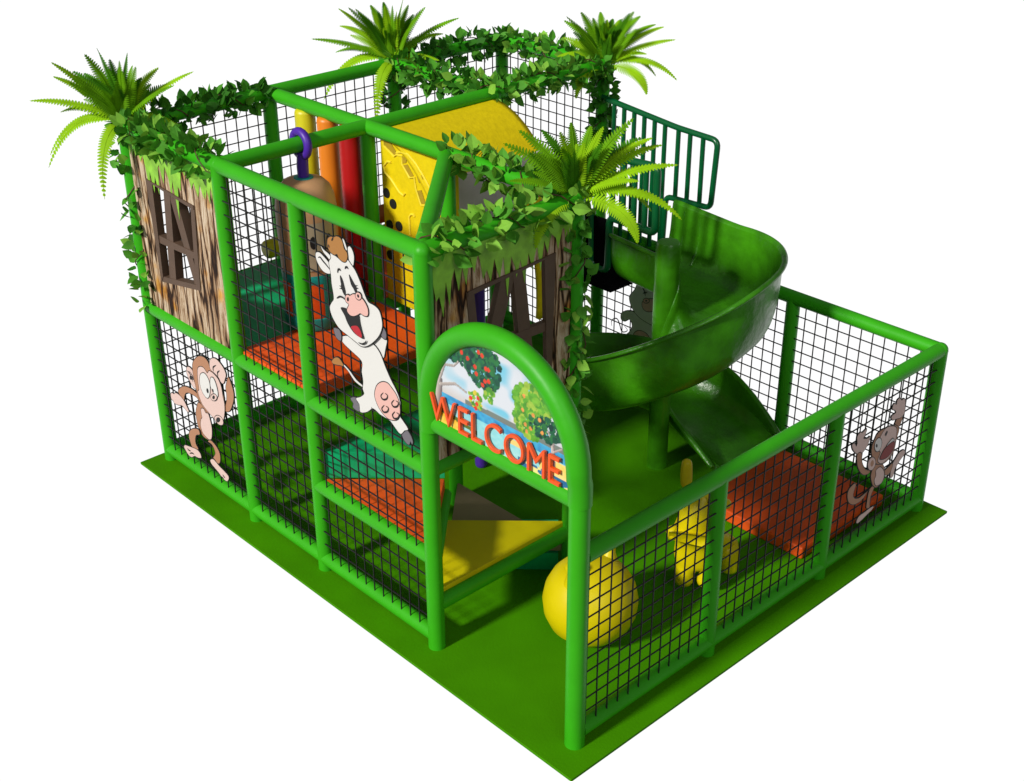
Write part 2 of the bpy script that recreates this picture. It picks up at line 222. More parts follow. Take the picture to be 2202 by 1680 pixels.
FERN = [leafmat('fern_leaf', (.13, .34, .004), .25), leafmat('fern_leaf_pale', (.26, .50, .006), .2), leafmat('fern_leaf_deep', (.05, .20, .004), .25)]
STEM = mat('ivy_stem', (.08, .035, .015), .7)
DECAL = mat('printed_leaves', (.22, .5, .03), .55, .35, 9)
# bark print
def barkmat():
    m = bpy.data.materials.new('bark_print'); m.use_nodes = True; t = m.node_tree; b = t.nodes['Principled BSDF']
    N = t.nodes.new; L = t.links.new
    tc = N('ShaderNodeTexCoord'); mp = N('ShaderNodeMapping'); mp.inputs['Scale'].default_value = (10, 10, 1.15)
    L(tc.outputs['Object'], mp.inputs[0])
    warp = N('ShaderNodeTexNoise'); warp.inputs['Scale'].default_value = 1.4; warp.inputs['Detail'].default_value = 4
    L(mp.outputs[0], warp.inputs['Vector'])
    sub = N('ShaderNodeVectorMath'); sub.operation = 'MULTIPLY_ADD'; sub.inputs[1].default_value = (1.1, 1.1, .9)
    L(warp.outputs['Color'], sub.inputs[0]); L(mp.outputs[0], sub.inputs[2])
    vo = N('ShaderNodeTexVoronoi'); vo.feature = 'DISTANCE_TO_EDGE'; vo.inputs['Scale'].default_value = 1.0
    L(sub.outputs[0], vo.inputs['Vector'])
    r1 = N('ShaderNodeValToRGB'); e = r1.color_ramp.elements
    e[0].position = .0; e[0].color = (.012, .006, .003, 1); e[1].position = .16; e[1].color = (1, 1, 1, 1)
    k = e.new(.035); k.color = (.10, .05, .02, 1); k = e.new(.09); k.color = (.72, .6, .5, 1)
    L(vo.outputs['Distance'], r1.inputs[0])
    n2 = N('ShaderNodeTexNoise'); n2.inputs['Scale'].default_value = 4.2; n2.inputs['Detail'].default_value = 9; n2.inputs['Roughness'].default_value = .72
    L(sub.outputs[0], n2.inputs['Vector'])
    r2 = N('ShaderNodeValToRGB'); e = r2.color_ramp.elements
    e[0].position = .30; e[0].color = (.10, .048, .02, 1); e[1].position = .64; e[1].color = (.66, .56, .44, 1)
    k = e.new(.40); k.color = (.22, .12, .06, 1); k = e.new(.49); k.color = (.46, .34, .22, 1)
    L(n2.outputs['Fac'], r2.inputs[0])
    n3 = N('ShaderNodeTexNoise'); n3.inputs['Scale'].default_value = 4; n3.inputs['Detail'].default_value = 2
    L(tc.outputs['Object'], n3.inputs['Vector'])
    r3 = N('ShaderNodeMapRange'); r3.inputs['From Min'].default_value = .58; r3.inputs['From Max'].default_value = .68; L(n3.outputs['Fac'], r3.inputs['Value'])
    mo = N('ShaderNodeMix'); mo.data_type = 'RGBA'; mo.blend_type = 'MULTIPLY'; mo.inputs[7].default_value = (1.0, .66, .18, 1)
    L(r3.outputs[0], mo.inputs[0]); L(r2.outputs[0], mo.inputs[6])
    mm = N('ShaderNodeMix'); mm.data_type = 'RGBA'; mm.blend_type = 'MULTIPLY'; mm.inputs[0].default_value = 1
    L(mo.outputs[2], mm.inputs[6]); L(r1.outputs[0], mm.inputs[7]); L(mm.outputs[2], b.inputs['Base Color'])
    b.inputs['Roughness'].default_value = .65; b.inputs['Specular IOR Level'].default_value = .2
    return m
BARK = barkmat()
# ---------------------------------------------------------------- helpers
def tag(o, label, cat, group=None, kind=None):
    if label: o['label'] = label
    if cat: o['category'] = cat
    if group: o['group'] = group
    if kind: o['kind'] = kind
    return o
def thing(name, label, cat, loc=(0, 0, 0), group=None):
    o = bpy.data.objects.new(name, None); COL.objects.link(o); o.location = loc; o.empty_display_size = .1
    return tag(o, label, cat, group)
def obj(name, bm, mats, parent=None, smooth=True, ang=40, recalc=True):
    me = bpy.data.meshes.new(name)
    if recalc: bmesh.ops.recalc_face_normals(bm, faces=bm.faces[:])
    bm.to_mesh(me); bm.free()
    if not isinstance(mats, (list, tuple)): mats = [mats]
    for m in mats: me.materials.append(m)
    if smooth:
        for p in me.polygons: p.use_smooth = True
        try: me.set_sharp_from_angle(angle=R(ang))
        except Exception: pass
    o = bpy.data.objects.new(name, me); COL.objects.link(o)
    if parent:
        o.parent = parent
        base = parent
        off = Vector((0, 0, 0))
        while base: off += base.location; base = base.parent
        for v in me.vertices: v.co -= off
    return o
def BM(): return bmesh.new()
def tube(bm, pts, r, seg=14, cap=True, closed=False, mi=0):
    pts = [Vector(p) for p in pts]; n = len(pts)
    rr = r if isinstance(r, (list, tuple)) else [r]*n
    T = []
    for i in range(n):
        a = pts[(i-1) % n] if (closed or i > 0) else pts[i]; b = pts[(i+1) % n] if (closed or i < n-1) else pts[i]
        T.append((b-a).normalized())
    u = T[0].orthogonal().normalized(); rings = []
    for i in range(n):
        u = (u - T[i]*u.dot(T[i])).normalized(); v = T[i].cross(u)
        rings.append([bm.verts.new(pts[i]+rr[i]*(math.cos(2*math.pi*k/seg)*u+math.sin(2*math.pi*k/seg)*v)) for k in range(seg)])
    for i in range(n if closed else n-1):
        A, B = rings[i], rings[(i+1) % n]
        for k in range(seg):
            f = bm.faces.new((A[k], A[(k+1) % seg], B[(k+1) % seg], B[k])); f.material_index = mi
    if cap and not closed:
        for ring in (rings[0], rings[-1]): bm.faces.new(ring).material_index = mi
def box(bm, lo, hi, mi=0, bev=0.):
    vs = [bm.verts.new((x, y, z)) for x in (lo[0], hi[0]) for y in (lo[1], hi[1]) for z in (lo[2], hi[2])]
    fs = [bm.faces.new([vs[i] for i in q]) for q in ((0, 1, 3, 2), (4, 6, 7, 5), (0, 4, 5, 1), (2, 3, 7, 6), (0, 2, 6, 4), (1, 5, 7, 3))]
    for f in fs: f.material_index = mi
    if bev:
        es = list({e for f in fs for e in f.edges})
        bmesh.ops.bevel(bm, geom=es, offset=bev, segments=3, profile=.6, affect='EDGES')
def prism(bm, poly, depth, mi=0, bev=0.):
    # poly: 3D points in a plane; depth: vector
    d = Vector(depth); a = [bm.verts.new(Vector(p)) for p in poly]; b = [bm.verts.new(Vector(p)+d) for p in poly]
    fs = [bm.faces.new(a), bm.faces.new(b[::-1])]
    n = len(a)
    for i in range(n): fs.append(bm.faces.new((a[i], b[i], b[(i+1) % n], a[(i+1) % n])))
    for f in fs: f.material_index = mi
    if bev:
        es = list({e for f in fs for e in f.edges})
        bmesh.ops.bevel(bm, geom=es, offset=bev, segments=3, profile=.6, affect='EDGES')
    return fs
def lathe(bm, c, prof, seg=32, mi=0):
    rings = []
    for (r, z) in prof:
        rings.append([bm.verts.new((c[0]+r*math.cos(2*math.pi*k/seg), c[1]+r*math.sin(2*math.pi*k/seg), c[2]+z)) for k in range(seg)] if r > 1e-5 else [bm.verts.new((c[0], c[1], c[2]+z))])
    for A, B in zip(rings, rings[1:]):
        for k in range(seg):
            q = [A[k % len(A)], A[(k+1) % len(A)], B[(k+1) % len(B)], B[k % len(B)]]
            s = []
            for v in q:
                if v not in s: s.append(v)
            if len(s) > 2: bm.faces.new(s).material_index = mi
def catmull(pts, sub=4, closed=True):
    n = len(pts); out = []
    rng = range(n) if closed else range(n-1)
    for i in rng:
        g = (lambda k: Vector(pts[k % n])) if closed else (lambda k: Vector(pts[max(0, min(n-1, k))]))
        p0, p1, p2, p3 = g(i-1), g(i), g(i+1), g(i+2)
        for s in range(sub):
            t = s/sub
            out.append(.5*((2*p1)+(-p0+p2)*t+(2*p0-5*p1+4*p2-p3)*t*t+(-p0+3*p1-3*p2+p3)*t**3))
    if not closed: out.append(Vector(pts[-1]))
    return out
# grid
Y = {1: 1.25, 2: 2.455, 3: 3.321, 4: 4.545}
X = {1: 1.225, 2: 2.45, 3: 3.67}
HB, HL, H1, H2, HA = .093, .694, 1.342, 2.756, 1.70
TR = .056
def post(parent, x, y, z0, z1, r=TR, name='post', label=None):
    b = BM(); tube(b, [(x, y, z0), (x, y, (z0+z1)/2), (x, y, z1)], r, 20)
    o = obj(name, b, VINYL, parent)
    if label: o['label'] = label
    return o
def rail(parent, a, b_, r=TR*.96, name='rail', joints=True):
    b = BM(); a = Vector(a); c = Vector(b_); tube(b, [a, (a+c)/2, c], r, 20)
    return obj(name, b, VINYL, parent)
def net(parent, axis, v, lo, hi, z0, z1, step=.0975, w=.005, gap=.035):
    """black square-mesh net in the plane axis=v, from lo..hi horizontally"""
    b = BM(); lo += gap; hi -= gap; z0 += gap; z1 -= gap
    def bar(p, q):
        tube(b, [p, q], w, 4, cap=False)
    n = max(2, round((hi-lo)/step)); m = max(2, round((z1-z0)/step))
    mk = (lambda h, z, o=0: (v+o, h, z)) if axis == 0 else (lambda h, z, o=0: (h, v+o, z))
    for i in range(n+1):
        h = lo+(hi-lo)*i/n; bar(mk(h, z0-.012), mk(h, z1+.012))
    for j in range(m+1):
        z = z0+(z1-z0)*j/m; bar(mk(lo-.012, z, .003), mk(hi+.012, z, .003))
    return obj('net_panel', b, NET, parent, smooth=False)
# ---------------------------------------------------------------- ground
b = BM(); box(b, (-.225, -.195, -.02), (3.82, 4.66, -.0), bev=.003)
fl = obj('ground_mat', b, MATG, smooth=False); tag(fl, 'flat bright green base mat under the whole play structure', 'mat', kind='structure')
# ---------------------------------------------------------------- climbing frame (tower)
F = thing('play_tower', 'tall bright green padded tube tower with black nets', 'play tower', (0, 1.25, 0))
for x, y in ((0, Y[1]), (0, Y[3]), (0, Y[4]), (X[1], Y[1]), (X[1], Y[3]), (X[1], Y[4]), (X[2], Y[4]), (X[2], Y[3]), (X[3], Y[3]), (X[3], Y[4])):
    post(F, x, y, 0.0, H2)
post(F, 0, Y[2], 0, H2-.02, TR*.98); post(F, X[1], Y[2], 0, H2-.02, TR*.95)
# top rails
for a, c in (((0, Y[4]), (0, Y[1])), ((X[1], Y[4]), (X[1], Y[1])), ((X[2], Y[4]), (X[2], Y[3])), ((X[3], Y[4]), (X[3], Y[3])),
             ((0, Y[4]), (X[3], Y[4])), ((0, Y[3]), (X[3], Y[3])), ((0, Y[1]), (X[1], Y[1])), ((X[1], Y[2]), (0.0, Y[1]))):
    rail(F, (*a, H2), (*c, H2))
# corner balls keep the joints round
for x, y in ((0, Y[1]), (0, Y[4]), (X[1], Y[1]), (X[3], Y[4]), (X[3], Y[3]), (0, Y[3]), (X[1], Y[4]), (X[2], Y[4]), (X[1], Y[3]), (X[2], Y[3])):
    b = BM(); bmesh.ops.create_uvsphere(b, u_segments=18, v_segments=10, radius=TR*1.02, matrix=Matrix.Translation((x, y, H2)))
    obj('corner_joint', b, VINYL, F)
for a, c in (((0, Y[4]), (0, Y[3])), ((0, Y[3]), (0, Y[2])), ((0, Y[2]), (0, Y[1])), ((X[1], Y[4]), (X[1], Y[1])), ((0, Y[4]), (X[3], Y[4])), ((0, Y[3]), (X[3], Y[3])),
             ((0, Y[1]), (X[1], Y[1])), ((X[3], Y[4]), (X[3], Y[3])), ((X[2], Y[4]), (X[2], Y[3]))):
    rail(F, (*a, H1), (*c, H1))
rail(F, (0, Y[4], HB), (0, Y[1], HB)); rail(F, (0, Y[4], HB), (X[3], Y[4], HB)); rail(F, (X[3], Y[4], HB), (X[3], Y[3], HB))
rail(F, (0, Y[2], HL), (0, Y[1], HL)); rail(F, (0, Y[1], .33), (X[1], Y[1], .33), TR*.92)
rail(F, (0, Y[1], .62), (X[1]*.5, (Y[1]+Y[2])/2, .62), TR*.8)
# nets
g = -.030
net(F, 0, g, Y[3], Y[4], HB, H1); net(F, 0, g, Y[2], Y[3], HB, H1); net(F, 0, g, Y[2], Y[3], H1, H2)
net(F, 0, g, Y[1], Y[2], H1, H2); net(F, 0, g, Y[1], Y[2], HL, H1); net(F, 0, g, Y[1], Y[2], HB, HL)
for k in (1, 2, 3):
    x0 = 0 if k == 1 else X[k-1]
    net(F, 1, Y[4]-.02, x0, X[k], HB, H1); net(F, 1, Y[4]-.02, x0, X[k], H1, H2)
net(F, 0, X[3]-.02, Y[3], Y[4], HB, H1); net(F, 0, X[3]-.02, Y[3], Y[4], H1, H2)
# ---------------------------------------------------------------- courtyard fence
FE = thing('courtyard_fence', 'low bright green padded tube fence with black nets round the open courtyard', 'fence', (1.2, 0, 0))
for x in (1.215, 2.43): post(FE, x, 0, 0, H1, TR*.95)
post(FE, 3.68, 0, 0, H1); post(FE, 3.68, 1.265, 0, H1, TR*.98); post(FE, 3.68, 2.4, 0, H1, TR*.98)
rail(FE, (.04, 0, H1-.01), (3.68, 0, H1-.01)); rail(FE, (3.68, 0, H1-.01), (3.68, Y[3], H1-.01)); rail(FE, (.04, 0, HB), (3.68, 0, HB)); rail(FE, (3.68, 0, HB), (3.68, Y[3], HB))
b = BM(); bmesh.ops.create_uvsphere(b, u_segments=18, v_segments=10, radius=TR*1.03, matrix=Matrix.Translation((3.68, 0, H1-.01)))
obj('corner_joint', b, VINYL, FE)
for a, c in ((0.02, 1.215), (1.215, 2.43), (2.43, 3.68)): net(FE, 1, -.028, a, c, HB, H1-.01)
for a, c in ((0, 1.265), (1.265, 2.4), (2.4, Y[3])): net(FE, 0, 3.66, a, c, HB, H1-.01)
# ---------------------------------------------------------------- entrance arch
AR = thing('entrance_arch', 'rounded green padded tube arch over the entrance beside the tower', 'arch', (0, 0, 0))
post(AR, 0, 0, 0, HA+.03, TR*1.08)
pts = [(0, 0, HA-.02), (0, 0, HA+.1)]
cy_, ry_, rz_ = .605, .605, .60
for k in range(0, 31):
    a = math.pi*k/30; pts.append((-.012, cy_-ry_*math.cos(a), HA+.14+rz_*math.sin(a)))
pts.append((-.012, cy_+ry_, HA-.05))
b = BM(); tube(b, pts, TR*1.22, 22); obj('arch_tube', b, VINYL, AR)
rail(AR, (0, 0, HA), (0, Y[1], HA), TR*1.05, name='cross_rail')
# ---------------------------------------------------------------- welcome sign
def in_arch(y, z, pad=.0):
    if z < HA+.14: return abs(y-cy_) < ry_-pad
    return ((y-cy_)/(ry_-pad))**2+((z-HA-.14)/(rz_-pad))**2 < 1
SG = thing('welcome_sign', 'half round seaside picture sign with orange WELCOME letters in the entrance arch', 'sign', (0, cy_, HA))
def lerp(a, c, t): return tuple(a[i]+(c[i]-a[i])*t for i in range(3))
rnd = random.Random(5)
blobs = []
def cluster(cs, ct, rs, rt_, n, cols, rad):
    for _ in range(n):
        a = rnd.random()*2*math.pi; q = math.sqrt(rnd.random())
        blobs.append((cs+rs*q*math.cos(a), ct+rt_*q*math.sin(a), rad*(.5+rnd.random()), rnd.choice(cols)))
DG = [(.005, .09, .05), (.01, .14, .06), (.003, .05, .04), (.02, .18, .05)]
LG = [(.12, .42, .03), (.2, .5, .04), (.08, .32, .03), (.35, .55, .06)]
cluster(.40, .58, .25, .085, 230, DG, .018); cluster(.30, .52, .13, .05, 60, DG, .014); cluster(.50, .49, .14, .10, 150, DG, .017); cluster(.55, .37, .04, .05, 25, LG, .013)
cluster(.44, .29, .06, .05, 40, LG+[(.7, .6, .05)], .011); cluster(.90, .45, .15, .10, 190, LG, .017); cluster(.87, .33, .12, .10, 150, LG, .016)
cluster(1.0, .33, .13, .07, 120, DG, .013)
for s, t in ((.33, .55), (.38, .53), (.47, .60), (.50, .59), (.53, .52), (.55, .52), (.44, .50), (.45, .46), (.52, .44), (.55, .45), (.50, .41), (.40, .29), (.45, .27), (.46, .31), (.44, .24)):
    blobs.append((s, t, .014, (.75, .05, .02)))
for s, t in ((.83, .47), (.82, .38), (.9, .38), (.84, .30), (.95, .37), (.97, .30), (.85, .26), (.88, .29)): blobs.append((s, t, .012, (.85, .35, .08)))
strokes = [((.10, .10), (.13, .30), .030), ((.13, .30), (.11, .46), .022), ((.13, .30), (.18, .42), .009), ((.18, .42), (.26, .44), .008), ((.26, .44), (.32, .50), .006),
           ((.14, .28), (.27, .33), .010), ((.27, .33), (.36, .31), .007), ((.18, .42), (.2, .50), .006),
           ((1.06, .12), (1.05, .28), .013), ((1.05, .28), (1.0, .34), .008), ((1.05, .25), (.98, .28), .006), ((1.06, .22), (1.12, .26), .006)]
def hsh(i, j):
    return (math.sin(i*127.1+j*311.7)*43758.5453) % 1.0
def vnoise(x, y):
    i, j = math.floor(x), math.floor(y); fx, fy = x-i, y-j; fx = fx*fx*(3-2*fx); fy = fy*fy*(3-2*fy)
    a = hsh(i, j)*(1-fx)+hsh(i+1, j)*fx; c = hsh(i, j+1)*(1-fx)+hsh(i+1, j+1)*fx
    return a*(1-fy)+c*fy
def paint(s, t):
    n = vnoise(s*9, t*14); n2 = vnoise(s*40, t*60)
    if t > .235:
        c = lerp((.60, .64, .70), (.16, .50, .66), max(0, min(1, (n-.35)*2.6)))
        if t < .30: c = lerp((.55, .52, .50), c, min(1, max(0, (t-.24)/.06+n*.5-.2)))
        if t < .262+.012*vnoise(s*14, 3) and s > .35: c = (.16, .2, .18)
    elif t > .175: c = lerp((.03, .22, .50), (.06, .42, .66), n2)
    elif t > .03+.12*max(0, 1-s*2.4): c = lerp((.08, .50, .62), (.32, .70, .72), min(1, n*.8+n2*.4))
    else: c = lerp((.75, .45, .03), (.82, .62, .12), n2)
    if s < .30 and t < .20-.35*s: c = lerp((.72, .42, .02), (.85, .62, .10), n2)
    if s < .45 and t < .14 and abs(t-(.12-.12*s)-.02*n) < .014: c = (.10, .16, .03)
    if s > .95 and .07 < t < .17: c = lerp((.80, .60, .10), (.85, .70, .3), n2)
    if s > .78 and t < .075: c = (.02, .14, .32) if n2 > .45 else (.78, .72, .25)
    if .72 < s < .86 and .13 < t < .165: c = (.8, .62, .2)
    for a, q, w in strokes:
        ax, ay = a; dx, dy = q[0]-ax, q[1]-ay; L2 = dx*dx+dy*dy
        k = max(0, min(1, ((s-ax)*dx+(t-ay)*dy)/L2)); d = math.hypot(s-ax-k*dx, t-ay-k*dy)
        if d < w: c = lerp((.62, .55, .50), (.13, .11, .12), max(0, min(1, .5+((s-ax-k*dx)/w)*.6)))
    for bs, bt, br, bc in blobs:
        if (s-bs)**2+(t-bt)**2 < br*br: c = lerp(bc, (bc[0]*.6, bc[1]*.6, bc[2]*.6), n2*.8)
    return c
def signpanel():
    me = bpy.data.meshes.new('sign_panel'); NS, NT = 250, 150; verts = []; cols = []; faces = []; idx = {}
    y1, y0, z0, z1 = cy_+ry_, cy_-ry_, HA, HA+.14+rz_
    for j in range(NT+1):
        for i in range(NS+1):
            y = y1+(y0-y1)*i/NS; z = z0+(z1-z0)*j/NT
            idx[i, j] = len(verts); verts.append((-.030, y-cy_, z-HA)); cols.append(paint(1.25-y-.02, z-HA-.02))
    for j in range(NT):
        for i in range(NS):
            y = y1+(y0-y1)*(i+.5)/NS; z = z0+(z1-z0)*(j+.5)/NT
            if in_arch(y, z, .02): faces.append((idx[i, j], idx[i+1, j], idx[i+1, j+1], idx[i, j+1]))
    me.from_pydata(verts, [], faces)
    ca = me.color_attributes.new('print', 'FLOAT_COLOR', 'POINT')
    for k, c in enumerate(cols): ca.data[k].color = (*c, 1)
    m = bpy.data.materials.new('seaside_print'); m.use_nodes = True; t = m.node_tree; bs = t.nodes['Principled BSDF']
    at = t.nodes.new('ShaderNodeAttribute'); at.attribute_name = 'print'; t.links.new(at.outputs['Color'], bs.inputs['Base Color'])
    bs.inputs['Roughness'].default_value = .45; me.materials.append(m)
    bm = bmesh.new(); bm.from_mesh(me); bmesh.ops.delete(bm, geom=[v for v in bm.verts if not v.link_faces], context='VERTS'); bm.to_mesh(me); bm.free()
    o = bpy.data.objects.new('picture_panel', me); COL.objects.link(o); o.parent = SG
    so = o.modifiers.new('thick', 'SOLIDIFY'); so.thickness = .02; so.offset = -1 if True else 1
signpanel()
# letters
lw = []
for ch in 'WELCOME':
    cu = bpy.data.curves.new('letter_' + ch.lower(), 'FONT'); cu.body = ch; cu.size = .24; cu.extrude = .008; cu.bevel_depth = .0025; cu.offset = -.0035; cu.bevel_resolution = 2
    o = bpy.data.objects.new('tmp', cu); COL.objects.link(o)
    bpy.context.view_layer.update()
    me = bpy.data.meshes.new_from_object(o.evaluated_get(bpy.context.evaluated_depsgraph_get())); bpy.data.objects.remove(o)
    xs = [v.co.x for v in me.vertices]; ys = [v.co.y for v in me.vertices]
    lw.append((me, min(xs), max(xs), max(ys)))
tot = sum(c-a for _, a, c, _ in lw); gap = .026; avail = 1.06
sx = (avail-gap*6)/tot; s0 = .088
for (me, a, c, hh), ch in zip(lw, 'WELCOME'):
    for v in me.vertices:
        lx = (v.co.x-a)*sx+s0; lz = v.co.y*1.06+.062
        v.co = Vector((-.050-v.co.z, Y[1]-lx-cy_, lz))
    me.flip_normals() if False else None
    me.materials.clear(); me.materials.append(LETTER)
    for p in me.polygons: p.use_smooth = False
    o = bpy.data.objects.new('letter', me); COL.objects.link(o); o.parent = SG
    s0 += (c-a)*sx+gap
# ---------------------------------------------------------------- bark panels with crooked windows
def frame_panel(name, label, axis, v, lo, hi, z0, z1, bars, depth, offs, leafseed, flip=1):
    P3 = (lambda h, z, d=0: (v+d, h, z)) if axis == 0 else (lambda h, z, d=0: (h, v+d, z))
    T = thing(name, label, 'wall panel', P3((lo+hi)/2, z0))
    hs = [h for bar in bars for h, _ in bar]; zs = [z for bar in bars for _, z in bar]
    top, left, right, bot = bars[0], bars[1], bars[2], bars[3]
    A, B_, C_, D_ = top[0], top[1], right[2], bot[3]         # frame corners
    oc = [(hi, z1), (lo, z1), (lo, z0), (hi, z0)]
    if A[0] < B_[0]: oc = [(lo, z1), (hi, z1), (hi, z0), (lo, z0)]
    ic = [A, B_, C_, D_]
    b = BM()
    for i in range(4):
        j = (i+1) % 4
        prism(b, [P3(*oc[i]), P3(*oc[j]), P3(*ic[j]), P3(*ic[i])], Vector(P3(0, 0, .02))-Vector(P3(0, 0)))
    obj('bark_board', b, BARK, T, smooth=False)
    b = BM()
    for k, bar in enumerate(bars):
        e = .002*k
        prism(b, [P3(h, z, offs+e) for h, z in bar], Vector(P3(0, 0, depth+e))-Vector(P3(0, 0)))
    obj('window_frame', b, WOOD, T, smooth=False)
    # printed leaves hanging over the top edge
    rn = random.Random(leafseed); b = BM(); h = lo
    while h < hi-.05:
        w = .13+rn.random()*.10; dn = .14+rn.random()*.30
        if h+w > hi: w = hi-h
        pts = [(h, z1), (h+w, z1)]; n = 7
        for i in range(n):
            f = i/(n-1); env = dn*(.45+.55*math.sin(math.pi*min(1, max(0, f)))) 
            hh = h+w*(1-f)
            pts.append((hh, z1-env*(1.0 if i % 2 else .52)*(.8+.4*rn.random())))
        prism(b, [P3(q, z, -.002 if flip > 0 else -.002) for q, z in pts], Vector(P3(0, 0, -.001-.001*rn.random()))-Vector(P3(0, 0)))
        h += w*.72
    obj('printed_leaves', b, DECAL, T, smooth=False)
    return T
frame_panel('bark_panel', 'sunlit tree bark print panel with crooked brown window, left side of tower', 0, -.02, Y[3]+.045, Y[4]-.045, H1+.04, H2-.045, WINDOW_BARS, .055, -.012, 3)
# same crooked window mirrored onto the entrance side
h0, h1 = .297, 1.026; zt, zb = 2.47, 1.62
ys_ = [h for br in WINDOW_BARS for h, _ in br]; zs_ = [z for br in WINDOW_BARS for _, z in br]
ya, yb, za, zb_ = min(ys_), max(ys_), min(zs_), max(zs_)
BARS2 = [[(h0+(h-ya)/(yb-ya)*(h1-h0), zb+(z-za)/(zb_-za)*(zt-zb)) for h, z in br] for br in WINDOW_BARS]
def widen(br, k):
    cx = sum(p[0] for p in br)/len(br); return [(cx+(h-cx)*k, z) for h, z in br]
BARS2 = [widen(br, 1.0) if i in (5, 6) else br for i, br in enumerate(BARS2)]
frame_panel('bark_panel', 'shaded tree bark print panel with crooked brown window behind the entrance arch', 1, Y[1]-.02, .045, X[1]-.05, H1+.04, H2-.045, BARS2, .03, -.012, 8)
# ---------------------------------------------------------------- flat painted animal cutouts
def cutout(name, label, key, axis, v, thick=.008, back=False):
    shapes = CUTOUTS[key]; s = -1
    P3 = (lambda h, z, d: (v-d, h, z)) if axis == 0 else (lambda h, z, d: (h, v-d, z))
    allp = [p for _, _, q in shapes for p in q]
    base = P3(sum(p[0] for p in allp)/len(allp), min(p[1] for p in allp), 0)
    keys = list(PAL); b = BM(); d = .0
    ow = .006
    def poly(pts, d0, th, mi):
        fs = prism(b, [P3(p[0], p[1], d0) for p in pts], Vector(P3(0, 0, th))-Vector(P3(0, 0, 0)), mi)
    def grow(pts, w):
        n = len(pts); ar = sum(pts[i][0]*pts[(i+1) % n][1]-pts[(i+1) % n][0]*pts[i][1] for i in range(n)); sg = 1 if ar > 0 else -1
        out = []
        for i in range(n):
            a, c = Vector(pts[i-1]), Vector(pts[(i+1) % n]); t = (c-a)
            if t.length < 1e-6: out.append(Vector(pts[i])); continue
            t.normalize(); out.append(Vector(pts[i])+sg*w*Vector((t.y, -t.x)))
        return out
    for m, kind, pts in shapes:
        if kind == 's':
            c = catmull(pts, 4, closed=False); L = []; Rr = []
            for i, p in enumerate(c):
                t = (c[min(i+1, len(c)-1)]-c[max(i-1, 0)]); t = t.normalized() if t.length > 1e-6 else Vector((1, 0))
                nn = Vector((-t.y, t.x))*.0042*(.5+math.sin(math.pi*i/(len(c)-1)))
                L.append(p+nn); Rr.append(p-nn)
            for i in range(len(c)-1):
                poly([L[i], L[i+1], Rr[i+1], Rr[i]], d+.0004, .0004, keys.index('black'))
        else:
            c = catmull(pts, 3)
            if kind == 'o':
                poly(grow(c, ow), d-thick, thick, keys.index('black')); d += .0006
            poly(c, d-.0008, .0008, keys.index(m))
        d += .0005
    bm_o = b
    o = obj(name, bm_o, [PAL[k] for k in keys], None, smooth=False)
    off = Vector(base)
    for vv in o.data.vertices: vv.co -= off
    o.location = off
    return tag(o, label, 'cutout')
cutout('monkey_cutout', 'painted brown monkey cutout shading its eyes on the low left net', 'monkey_left', 0, -.052)
cutout('cow_cutout', 'large white laughing cow-like animal cutout leaping across the tower net', 'cow_front', 0, -.052)
cutout('monkey_cutout', 'painted monkey cutout with raised arms on the right end of the fence net', 'monkey_right', 1, -.052)
cutout('cow_cutout', 'shaded grey cow cutout on the far fence net behind the slide', 'cow_back', 0, 3.648)
# ---------------------------------------------------------------- padded decks and steps
def pad(name, label, poly, z0, z1, m, cat='pad', bev=.012, group=None):
    b = BM(); prism(b, [(x, y, z0) for x, y in poly], (0, 0, z1-z0), bev=bev)
    cx = sum(p[0] for p in poly)/len(poly); cy = sum(p[1] for p in poly)/len(poly)
    o = obj(name, b, m, None, smooth=True, ang=30)
    for v in o.data.vertices: v.co -= Vector((cx, cy, z0))
    o.location = (cx, cy, z0)
    return tag(o, label, cat, group)
def rect(x0, x1, y0, y1): return [(x0, y0), (x1, y0), (x1, y1), (x0, y1)]
e = .03
pad('deck_pad', 'teal green padded deck behind the bark window in the far left bay', rect(.03, X[1], Y[3]+.005, Y[4]-e), 1.33, 1.405, TEAL, group='upper deck pads')
pad('deck_pad', 'orange red padded deck behind the leaping cow cutout', rect(.0, X[1], Y[2], Y[3]-.005), 1.345, 1.415, ORANGE, group='upper deck pads')
pad('deck_pad', 'orange red padded deck below the hanging rollers', rect(X[1]+.03, X[2]-.02, Y[3]+.005, Y[4]-e), 1.33, 1.405, ORANGE, group='upper deck pads')
pad('deck_pad', 'green padded deck at the head of the slide under the ferns', rect(X[2]+.02, X[3]-.04, Y[3]-.02, Y[4]-e), 1.33, 1.405, TEAL, group='upper deck pads')
cxm, cym = X[1]/2, (Y[1]+Y[2])/2
pad('step_pad', 'yellow triangular climbing step just inside the entrance', [(.03, Y[1]+.02), (X[1]-.02, Y[1]+.02), (cxm, cym)], .34, .41, YEL, 'step', .008, 'triangular climbing steps')
pad('step_pad', 'orange red triangular climbing step behind the low left net', [(.0, Y[1]+.03), (cxm, cym), (.0, Y[2]-.02)], .66, .745, ORANGE, 'step', .008, 'triangular climbing steps')
pad('step_pad', 'green triangular climbing step above the teal riser', [(.02, Y[2]-.01), (cxm, cym+.01), (X[1], Y[2]-.01)], .87, .95, TEAL, 'step', .008, 'triangular climbing steps')
pad('step_pad', 'dull taupe triangular climbing step behind the yellow one', [(X[1]-.01, Y[1]+.03), (cxm+.01, cym), (X[1]-.01, Y[2]-.03)], .145, .20, TAUPE, 'step', .008, 'triangular climbing steps')
b = BM(); prism(b, [(.02, Y[2]-.03, .75), (cxm, cym, .75), (cxm, cym, .955), (.02, Y[2]-.03, .955)], (.015, .015, 0))
o = obj('step_riser', b, TEAL, None, smooth=False); tag(o, 'teal upright riser board between the orange and green steps', 'riser')
